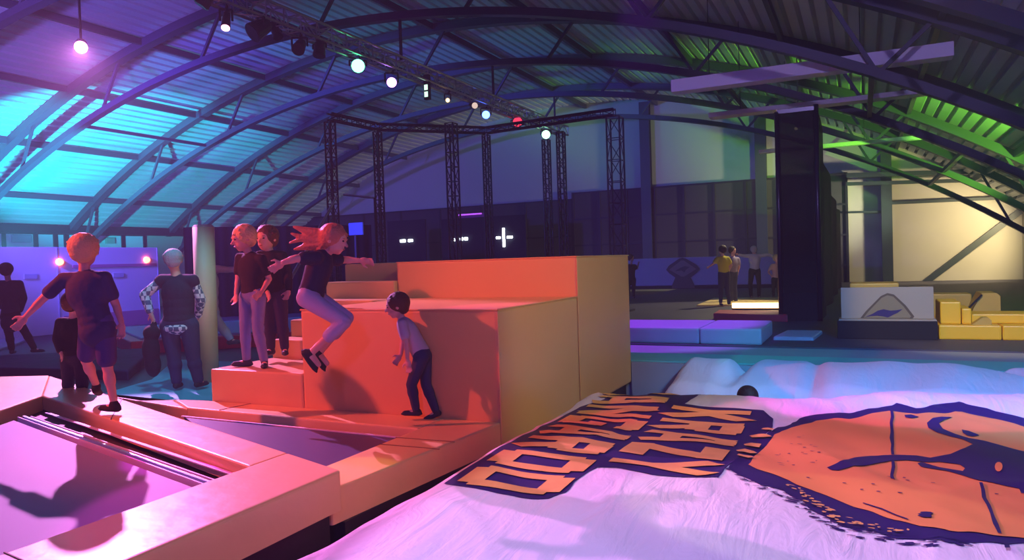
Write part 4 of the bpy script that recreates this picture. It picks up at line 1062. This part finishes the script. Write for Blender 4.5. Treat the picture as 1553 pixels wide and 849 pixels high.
# ================================================================== LIGHTS
def lamp_thing(loc, target, col, power, size, lab, blend=.4, radius=.08, lens=8, r=.12, floor=None, spots=None):
    p = Vector(loc); d = (Vector(target)-p).normalized()
    t = thing('stage_light', p, lab, 'stage light', 'stage lights around the hall')
    def f(bm): tube(bm, p-d*.42, p-d*.1, r*.75, r, 20)
    mk(f, 'housing', M['lamp'], t)
    def f(bm): tube(bm, p-d*.1, p-d*.09, r*.9, r*.9, 20)
    mk(f, 'lens', emis('lens', col, lens), t)
    zt = floor if floor is not None else arc_z(p.x, RTOP, ZTOP)-.08
    def f(bm): bar(bm, p-d*.25, Vector((p.x-d.x*.25, p.y-d.y*.25, zt)), .03)
    mk(f, 'bracket', M['lamp'], t)
    for (tg, c_, pw_, sz_, bl_) in [(target, col, power, size, blend)]+(spots or []):
        s = spot(p, tg, c_, pw_, math.radians(sz_), bl_, radius)
        s.parent = t; s.matrix_parent_inverse = t.matrix_world.inverted()
    return t
w = bpy.data.worlds.new('world'); S.world = w; w.use_nodes = True
w.node_tree.nodes['Background'].inputs[0].default_value = (.07, .05, .40, 1)
w.node_tree.nodes['Background'].inputs[1].default_value = 1.2
# thin stage haze in the air of the hall
vs = w.node_tree.nodes.new('ShaderNodeVolumeScatter'); vs.inputs['Density'].default_value = .0045; vs.inputs['Color'].default_value = (.9, .9, 1, 1); vs.inputs['Anisotropy'].default_value = .2
w.node_tree.links.new(vs.outputs[0], w.node_tree.nodes['World Output'].inputs['Volume'])
lamp_thing((1.0, -5.5, 4.6), (-4, 12, 1.5), (.14, .10, 1), 800, 120, 'added blue fill light behind the camera', radius=.5, blend=.8)  # added fill lamp, stands in for ambient light in the hall
# key over the first trampoline
lamp_thing((-12.3, 8.4, 5.2), (-4.3, 2.5, 0), (1, .28, .92), 6500, 42, 'strong pink white stage light high above the far left pad', radius=.05, blend=.25)
lamp_thing((-9.5, 1.0, 4.6), (-3.0, 5.0, .4), (1, .085, .07), 2700, 37, 'red stage light high at left aimed at the foam blocks', radius=.08, blend=.7)
lamp_thing((-1.5, -.5, 5.9), (.4, 3.0, 0), (.62, .44, 1), 1700, 42, 'lilac stage light above the camera aimed at the airbag', radius=.06, blend=.2, spots=[((-.6, 15, 4.5), (.5, .38, 1), 1300, 26, .4)])  # second beam is added only to brighten the hanging light bars
lamp_thing((2.5, 3.0, 4.3), (1.0, 8.2, 0), (.02, .36, 1), 2700, 50, 'blue stage light at right aimed at the rear airbag', radius=.2, blend=.6)
lamp_thing((-6.0, 5.0, 5.3), (.3, 6.25, 0), (1, .04, .85), 2200, 11, 'magenta stage light aimed at the far edge of the printed airbag', radius=.04, blend=.15,
   spots=[((-.2, 3.5, 0), (1, .88, .6), 500, 10, .2), ((-4.0, 3.42, .1), (1, .03, .85), 1300, 9, .1), ((-2.75, 3.5, 0), (1, .75, .2), 420, 5, .3), ((-2.9, 2.75, .1), (1, .05, .6), 900, 16, .3), ((-1.6, 9.0, 0), (0, 1, .6), 420, 15, .3), ((-1.95, 5.35, 0), (1, .04, .85), 600, 9, .15), ((-7.9, 6.3, -.2), (0, .6, 1), 500, 30, .5)])  # the teal beams are added to brighten the deck edge and blue floor mat
lamp_thing((-19.6, 10.8, 1.3), (-23.0, 15.4, 4.9), (.0, .70, 1), 8500, 64, 'cyan floor light standing behind the white partition', radius=.05, blend=.5, floor=-.26)
lamp_thing((-26.8, 13.0, 1.6), (-23.0, 16.0, 5.0), (.0, .74, 1), 3000, 66, 'cyan floor light standing by the left wall under the roof edge', radius=.05, blend=.6, floor=-.26)
lamp_thing((-12.0, 3.0, 3.0), (-20, 11, 6.5), (.24, .14, 1), 4500, 80, 'violet blue stage light aimed at the left roof', radius=.2, blend=.6)
lamp_thing((4.6, 17.6, 2.1), (2.6, 20.4, 4.1), (.26, 1, .05), 3400, 70, 'green floor light by the right wall aimed at the roof', radius=.05, blend=.6, floor=0)
lamp_thing((-17.5, 7.0, 4.4), (-16, 30, .5), (.10, .08, 1), 8000, 78, 'deep blue stage light aimed at the back of the hall', radius=.3, blend=.6)
lamp_thing((4.7, 28.2, 2.3), (1.8, 31, 1.2), (1, .78, .42), 900, 120, 'warm wall light at the far right', radius=.2, blend=.7, spots=[((-7, 31, 3.2), (.85, .85, .62), 3600, 50, .8)])
lamp_thing((.5, 6.0, 4.2), (1.6, 11.8, .3), (1, .74, .30), 1000, 34, 'warm stage light aimed at the yellow foam blocks', radius=.2)
lamp_thing((2.5, 4.0, 4.2), (-2.5, 6.8, .4), (1, .84, .5), 420, 34, 'warm stage light at right aimed at the side of the tall foam block', radius=.3, spots=[((-7.8, 6.9, .8), (.9, 1, .5), 900, 9, .5), ((-3.3, 2.4, .1), (.85, 1, .25), 120, 34, .7)])  # extra beams are added to brighten the padded column and fill the near pads
lamp_thing((-3.0, 10.9, 5.9), (-3.0, 10.9, 0), (.38, .05, 1), 1900, 38, 'violet stage light above the rear foam mats', radius=.1)
lamp_thing((-1.5, 20.0, 4.3), (-3.0, 17.6, 1.0), (1, .85, .55), 900, 60, 'warm light above the jumpers at the back', radius=.1, r=.05, lens=2)

# ================================================================== CAMERA
cd = bpy.data.cameras.new('camera'); cam = bpy.data.objects.new('camera', cd); COL.objects.link(cam)
cd.sensor_fit = 'HORIZONTAL'; cd.sensor_width = 36; cd.lens = F/W*36
cam.matrix_world = Matrix(((RT.x, UP.x, -FW.x, CAM.x), (RT.y, UP.y, -FW.y, CAM.y), (RT.z, UP.z, -FW.z, CAM.z), (0, 0, 0, 1)))
cd.clip_end = 200; cd.clip_start = .05
S.camera = cam
S.view_settings.view_transform = 'Standard'; S.view_settings.look = 'None'; S.view_settings.gamma = 1; S.view_settings.use_curve_mapping = False
S.view_settings.exposure = 0
